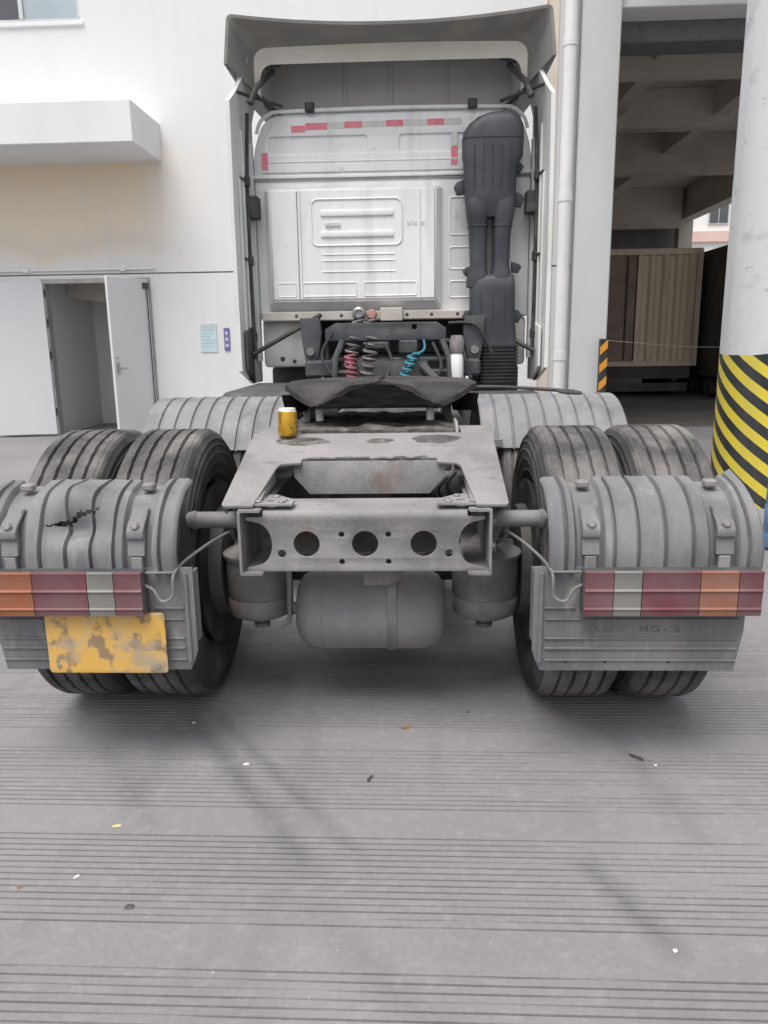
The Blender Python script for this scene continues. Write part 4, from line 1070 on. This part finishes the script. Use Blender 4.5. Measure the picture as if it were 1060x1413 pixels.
# --- side deflectors with black hinge poles
for s in (-1, 1):
    f = empty('side_deflector', (0, 0, 0), truck)
    poly = [(5.80, 1.09), (5.80, 2.93), (5.86, 2.99), (5.90, 3.06), (5.96, 3.27), (6.02, 3.28), (6.30, 3.26), (6.36, .985), (6.06, .985)]
    def xs_at(y): return 1.137 - .055*(y-5.74)
    rings_ = []
    for (z, yr) in ((.985, 6.06), (1.04, 5.90), (1.09, 5.74), (1.6, 5.74), (2.2, 5.74), (2.93, 5.74), (2.99, 5.81), (3.06, 5.87), (3.16, 5.935), (3.27, 5.97)):
        tp_ = .26*max(0, z-2.9)
        rings_.append([V(s*(xs_at(y)-tp_-off), y, z) for y, off in ((yr, 0), (6.34, 0), (6.34, .028), (yr, .028))])
    bm = loft(bmesh.new(), rings_)
    link('outer_panel', mesh_of(bm), 'fairing_pale' if s > 0 else 'fairing', f)
    for (ya, yb_, z0, z1) in ((5.87, 5.90, 1.25, 2.45), (5.98, 6.02, 1.35, 2.80), (6.12, 6.17, 1.2, 2.8)):
        x = xs_at((ya+yb_)/2)-.028
        link('stiffener', mesh_of(B(min(s*x, s*(x-.018)), max(s*x, s*(x-.018)), ya, yb_, z0, z1, .006)), 'fairing', f)
    link('end_cap', mesh_of(plate([(5.812, 1.10), (5.812, 1.38), (6.04, 1.42), (6.04, 1.0)], (), .02, .003, at_x(s*(xs_at(5.9)-.045)))), 'fairing' if s > 0 else 'dark_grey', f)
    bm = bmesh.new(); tube(bm, spline([(s*1.040, 6.03, 2.92), (s*1.058, 6.03, 2.6), (s*1.066, 6.02, 2.1), (s*1.062, 6.01, 1.5), (s*1.055, 6.00, 1.17)], 5), .0135, 10)
    link('hinge_pole', mesh_of(bm), 'black_metal', f)
    for z in (2.42, 1.86, 1.30):
        link('pole_clamp', mesh_of(B(s*1.066-.024, s*1.066+.024, 5.99, 6.045, z, z+.075, .008)), 'black_metal', f)
        link('clamp_arm', mesh_of(T([(s*1.07, 6.0, z+.04), (s*1.105, 5.92, z+.055)], .009, 8)), 'black_metal', f)
    link('hinge_block', mesh_of(B(s*1.035-.045, s*1.035+.045, 6.02, 6.14, 2.20, 2.36, .01)), 'black_metal', f)
    link('arm', mesh_of(T([(s*1.06, 5.93, 1.21), (s*.72, 6.03, 1.40), (s*.55, 6.08, 1.50)], .017, 8)), 'black_metal', f)
    link('bottom_edge', mesh_of(T(spline([(s*1.12, 5.83, 1.085), (s*1.10, 5.95, 1.03), (s*1.09, 6.06, .99)], 4), .010, 6)), 'black_metal', f)
    link('cab_edge_strip', mesh_of(B(s*1.062-.016, s*1.062+.016, 6.16, 6.24, 1.15, 2.75, .006)), 'fairing', f)

# --- black air intake duct: bonnet, two shafts, lower box and bellows
def sect(cx, cy, hx, hy, z, e=4.0, n=28):
    out = []
    for k in range(n):
        a = 2*PI*k/n; c_, s_ = math.cos(a), math.sin(a)
        out.append(V(cx+hx*abs(c_)**(2/e)*(1 if c_ > 0 else -1), cy+hy*abs(s_)**(2/e)*(1 if s_ > 0 else -1), z))
    return out
duct = empty('air_intake', (0, 0, 0), truck)
duct['label'] = 'black plastic air intake duct behind the cab'
DY = 6.03
body = [(.800, .060, 2.885, .04), (.795, .105, 2.872, .07), (.775, .155, 2.845, .09), (.757, .195, 2.80, .10), (.742, .217, 2.75, .105), (.737, .222, 2.68, .108), (.736, .218, 2.585, .108), (.730, .204, 2.55, .108), (.722, .193, 2.50, .108), (.721, .190, 2.40, .108), (.724, .184, 2.30, .105), (.727, .178, 2.22, .098), (.73, .170, 2.17, .085)]
bo_ = link('bonnet', mesh_of(loft(bmesh.new(), [sect(cx, DY, hx, hy, z, 3.6) for cx, hx, z, hy in body]), 60), 'black_plastic', duct)
for (cx, dx_) in ((.632, 1), (.822, -1)):
    sh = [(cx, .080, 2.34, .090), (cx, .087, 2.26, .106), (cx+.002*dx_, .080, 2.18, .106), (cx+.004*dx_, .072, 2.13, .096), (cx+.008*dx_, .067, 2.06, .088), (cx+.010*dx_, .064, 1.95, .084), (cx+.012*dx_, .063, 1.84, .082), (cx+.010*dx_, .072, 1.78, .088), (cx+.010*dx_, .086, 1.73, .094), (cx+.012*dx_, .086, 1.68, .09)]
    link('shaft', mesh_of(loft(bmesh.new(), [sect(a, DY, b_, d, z, 3.0) for a, b_, z, d in sh]), 60), 'black_plastic', duct)
    link('shaft_ring', mesh_of(loft(bmesh.new(), [sect(cx+.006*dx_, DY, .075, .098, z, 3.0) for z in (2.105, 2.118)]), 60), 'black_plastic', duct)
low = [(.745, .160, 1.765, .07), (.748, .166, 1.73, .095), (.750, .168, 1.66, .10), (.752, .168, 1.52, .10), (.760, .165, 1.40, .10), (.782, .150, 1.31, .10), (.795, .142, 1.27, .10), (.797, .142, 1.25, .10)]
link('lower_box', mesh_of(loft(bmesh.new(), [sect(a, DY, b_, d, z, 5.0) for a, b_, z, d in low]), 60), 'black_plastic', duct)
bel = []
for k in range(11):
    z = 1.248-.026*k
    bel += [(.80, .150, z, .108), (.80, .150, z-.010, .108), (.80, .138, z-.014, .096), (.80, .138, z-.022, .096)]
link('bellows', mesh_of(loft(bmesh.new(), [sect(a, DY, b_, d, z, 6.0) for a, b_, z, d in bel]), 30), 'rubber', duct)
for x in (.60, .665, .73, .795, .86):
    link('moulded_rib', mesh_of(B(x-.004, x+.004, DY-.112, DY-.10, 2.36, 2.66, .003)), 'black_plastic', duct)
link('moulded_rib', mesh_of(loft(bmesh.new(), [sect(.738, DY, .2235, .111, z, 3.6) for z in (2.700, 2.707)]), 60), 'black_plastic', duct)
link('clamp_band', mesh_of(loft(bmesh.new(), [sect(.797, DY, .147, .105, z, 5.0) for z in (1.252, 1.272)]), 60), 'dark_grey', duct)
for x in (.66, .75, .84):
    link('moulded_rib', mesh_of(B(x-.004, x+.004, DY-.104, DY-.095, 1.40, 1.64, .003)), 'black_plastic', duct)
for (x, z, sx) in ((.505, 2.39, -1), (.935, 2.30, 1), (.925, 2.52, 1), (.575, 1.80, -1), (.925, 1.82, 1), (.575, 1.47, -1), (.935, 1.47, 1)):
    sz = .055 if z not in (1.80, 1.82, 2.52) else .04
    bm = plate([(-sx*.03, sz), (sx*.025, sz*.6), (sx*.045, 0), (sx*.02, -sz), (-sx*.03, -sz*.9)], (), .05, .006, Matrix.Translation((x, DY+.03, z)) @ XZ)
    link('mounting_lug', mesh_of(bm), 'black_plastic', duct)

# --- clutter between cab and fifth wheel
tp('cab_cross_beam', plate([(-.50, 1.30), (.40, 1.30), (.40, 1.385), (.33, 1.43), (-.42, 1.43), (-.50, 1.385)], (circ(.165, 1.395, .02, 12),), .07, .004, at_y(5.90)), 'dark_grey')
for s in (-1, 1):
    bm = plate([(s*.69, 1.47), (s*.545, 1.47), (s*.53, 1.36), (s*.555, 1.20), (s*.60, 1.12), (s*.655, 1.15), (s*.68, 1.30)], (), .09, .006, at_y(5.93))
    l_ = tp('cab_lock', bm, 'dark_grey')
    tp('lock_pin', T([(s*.615, 5.86, 1.225), (s*.615, 5.89, 1.225)], .03, 14), 'frame', parent=l_)
    tp('bracket_foot', B(min(s*.40, s*.66), max(s*.40, s*.66), 5.86, 6.02, 1.03, 1.16, .02), 'dark_grey', parent=l_)
    tp('strut_leg', T([(s*.37, 5.84, 1.30), (s*.42, 5.8, 1.18), (s*.44, 5.76, .80)], .024, 8), 'dark_grey')
    tp('damper', lathe(bmesh.new(), [(.03, .86), (.03, 1.06), (.022, 1.06), (.022, 1.27)], (s*.50, 5.97, 0), 'Z', 12), 'black_metal')
tp('gearbox', B(-.30, .28, 5.75, 6.29, .72, 1.16, .05, 2), 'black_metal')
tp('engine', B(-.58, .58, 6.35, 8.0, .60, 1.19, .03), 'black_metal')
for s in (-1, 1): tp('wheel_arch', B(s*.82-.20, s*.82+.20, 6.45, 6.60, .60, 1.099, .03, 2), 'black_metal')
tp('valve_block', B(.05, .19, 5.80, 5.88, 1.20, 1.30, .012), 'black_metal')
tp('valve_block', B(-.20, -.02, 5.82, 5.88, 1.235, 1.29, .012), 'black_metal')
tp('cross_tube', T([(-.46, 5.88, 1.155), (.42, 5.88, 1.155)], .022, 10), 'dark_grey')
tp('cross_tube', T([(-.46, 5.80, 1.07), (.42, 5.80, 1.07)], .018, 10), 'black_metal')
tp('link_bar', T([(.22, 5.74, 1.12), (.36, 5.66, .98)], .03, 8), 'dark_grey')
for k, (a, b_, c_) in enumerate((((-.44, 5.83, 1.36), (-.52, 5.80, 1.18), (-.35, 5.7, .95)), ((.30, 5.83, 1.28), (.36, 5.74, 1.10), (.25, 5.7, .95)), ((.40, 5.85, 1.30), (.52, 5.78, 1.22), (.58, 5.75, 1.02)), ((-.05, 5.83, 1.27), (.0, 5.78, 1.12), (-.1, 5.7, .95)), ((.42, 5.9, 1.42), (.62, 5.86, 1.40), (.74, 5.84, 1.20)))):
    tp('hose', T(spline([a, b_, c_], 10), .012, 8), 'rubber')
def coil(p0, p1, r_, turns, wire, sweep=0.0, n=14):
    p0, p1 = Vector(p0), Vector(p1); pts_ = []
    tot = int(turns*n)
    for k in range(tot+1):
        f = k/tot; c_ = p0.lerp(p1, f) + V(sweep*math.sin(PI*f), 0, 0); a = 2*PI*turns*f
        pts_.append(c_+V(r_*math.cos(a), r_*math.sin(a), 0))
    return T(pts_, wire, 6)
tp('coiled_hose', coil((-.245, 5.98, 1.46), (-.30, 5.72, 1.00), .045, 9, .010, -.03), 'coil_grey')
tp('coiled_hose', coil((-.165, 5.98, 1.46), (-.20, 5.72, 1.00), .048, 9, .011, .02), 'coil_grey')
tp('coiled_hose', coil((-.315, 5.74, 1.20), (-.285, 5.68, 1.00), .034, 6, .009), 'coil_red')
ch = tp('coiled_hose', coil((.16, 5.76, 1.20), (.07, 5.66, 1.00), .036, 5, .009), 'coil_blue')
tp('hose_lead', T(spline([(.235, 5.82, 1.30), (.24, 5.80, 1.24), (.21, 5.78, 1.21), (.15, 5.76, 1.20)], 6), .009, 6), 'coil_blue', parent=ch)
bt = tp('filter_bottle', lathe(bmesh.new(), [(.045, .93), (.05, .94), (.05, 1.185), (.042, 1.20)], (.478, 5.80, 0), 'Z', 20), 'white_plastic')
tp('filter_head', lathe(bmesh.new(), [(.05, 1.201), (.055, 1.21), (.055, 1.30), (.04, 1.33)], (.478, 5.80, 0), 'Z', 16), 'frame', parent=bt)

# ------------------------------------------------------------------ drink can on the tail plate
t = empty('drink_can', (-.286, 2.815, .9595))
tag(t, 'gold drink can standing on the grey tail plate', 'can')
t.rotation_euler = (0, R(1.5), .5)
link('body', mesh_of(lathe(bmesh.new(), [(.026, 0), (.033, .006), (.035, .012), (.035, .086), (.0335, .092)], (0, 0, 0), 'Z', 32), 40), 'can_gold', t)
link('rim', mesh_of(lathe(bmesh.new(), [(.0334, .0921), (.030, .099), (.0305, .102), (.029, .103), (.0285, .099), (.01, .0985)], (0, 0, 0), 'Z', 32), 40), 'can_top', t)
bm = plate(rrect(0, 0, .011, .006, .005), (circ(.004, 0, .0035, 10),), .001, 0, Matrix.Translation((.004, 0, .1005)))
link('pull_tab', mesh_of(bm), 'can_top', t)

# ------------------------------------------------------------------ litter on the concrete
def chip(name, loc, size, material, label, cat, flat=.25, rz=0, asp=1.0, seed=1, curl=0.0):
    bm = bmesh.new(); bmesh.ops.create_icosphere(bm, subdivisions=2, radius=1)
    for v_ in bm.verts:
        q = 1+.75*noise.noise(v_.co*1.7+V(seed*3.1, 0, 0))
        v_.co = V(v_.co.x*q*asp, v_.co.y*q, v_.co.z*q*flat + flat*.8 + curl*(v_.co.x**2))*size*.62
    o = obj(name, bm, material); o.location = (loc[0], loc[1], .0005); o.rotation_euler = (0, 0, rz)
    tag(o, label, cat, 'litter on the yard'); return o
chip('dry_leaf', (.151, 2.41), .016, 'leaf_dry', 'curled brown dry leaf on the concrete under the rear cross beam', 'leaf', .10, .5, 1.8, 1, .25)
chip('dark_leaf', (.885, 2.235), .016, 'leaf_dark', 'long dark leaf on the concrete behind the mud flap with lettering', 'leaf', .12, -.8, 3.0, 2, .03)
chip('paper_scrap', (.93, 2.19), .007, 'scrap_white', 'tiny white scrap at the tip of the dark leaf', 'scrap', .4, .3, 1.3, 3)
chip('paper_scrap', (-.591, 2.432), .011, 'scrap_white', 'white scrap on the concrete in front of the flap with the number plate', 'scrap', .4, 1.0, 1.0, 4)
chip('paper_scrap', (-.348, 2.169), .010, 'scrap_white', 'small flat white scrap below the air tank', 'scrap', .2, .1, 1.6, 5)
chip('dark_stone', (-.489, 1.54), .015, 'stone_dark', 'flat dark stone pressed onto the grooved concrete', 'stone', .15, .2, 1.2, 6)
chip('yellow_scrap', (-.637, 1.847), .013, 'scrap_yellow', 'pale yellow scrap on a smooth strip of concrete', 'scrap', .15, .4, 1.5, 7)
chip('orange_chip', (-.785, 1.598), .008, 'leaf_dry', 'small brown chip on the grooved concrete', 'chip', .3, .9, 1.2, 8)
chip('white_chip', (.75, 1.441), .007, 'scrap_white', 'small white chip at the end of a dark scuff', 'chip', .4, .9, 1.2, 9)
chip('pale_chip', (-.66, 1.64), .007, 'scrap_white', 'thin pale chip between grooves near the brown chip', 'chip', .3, .9, 2.0, 10)
chip('grey_twig', (.046, 2.095), .010, 'leaf_dark', 'short thin twig lying below the middle of the cross beam', 'twig', .2, 1.2, 3.0, 11)
chip('pebble', (.372, 2.529), .008, 'stone_dark', 'small pebble on the concrete below the right air spring', 'pebble', .5, 0, 1.1, 12)

# loose grit too small to count
rng = random.Random(11); bm = bmesh.new()
for k in range(900):
    x, y = rng.uniform(-1.6, 1.8), rng.uniform(1.0, 3.4)
    sz = .0008+.0022*rng.random()**3
    pts_ = [bm.verts.new((x+sz*rng.uniform(.6, 1.4)*math.cos(a+.3*rng.random()), y+sz*rng.uniform(.6, 1.4)*math.sin(a), .0002)) for a in (0, 1.57, 3.14, 4.71)]
    tip = bm.verts.new((x, y, .0004+sz*.9))
    for q in range(4): bm.faces.new((pts_[q], pts_[(q+1) % 4], tip))
    bm.faces.new(pts_[::-1])
g_ = obj('grit', bm, 'grit_stone'); g_['kind'] = 'stuff'; tag(g_, 'fine loose grit scattered over the grooved concrete', 'grit')
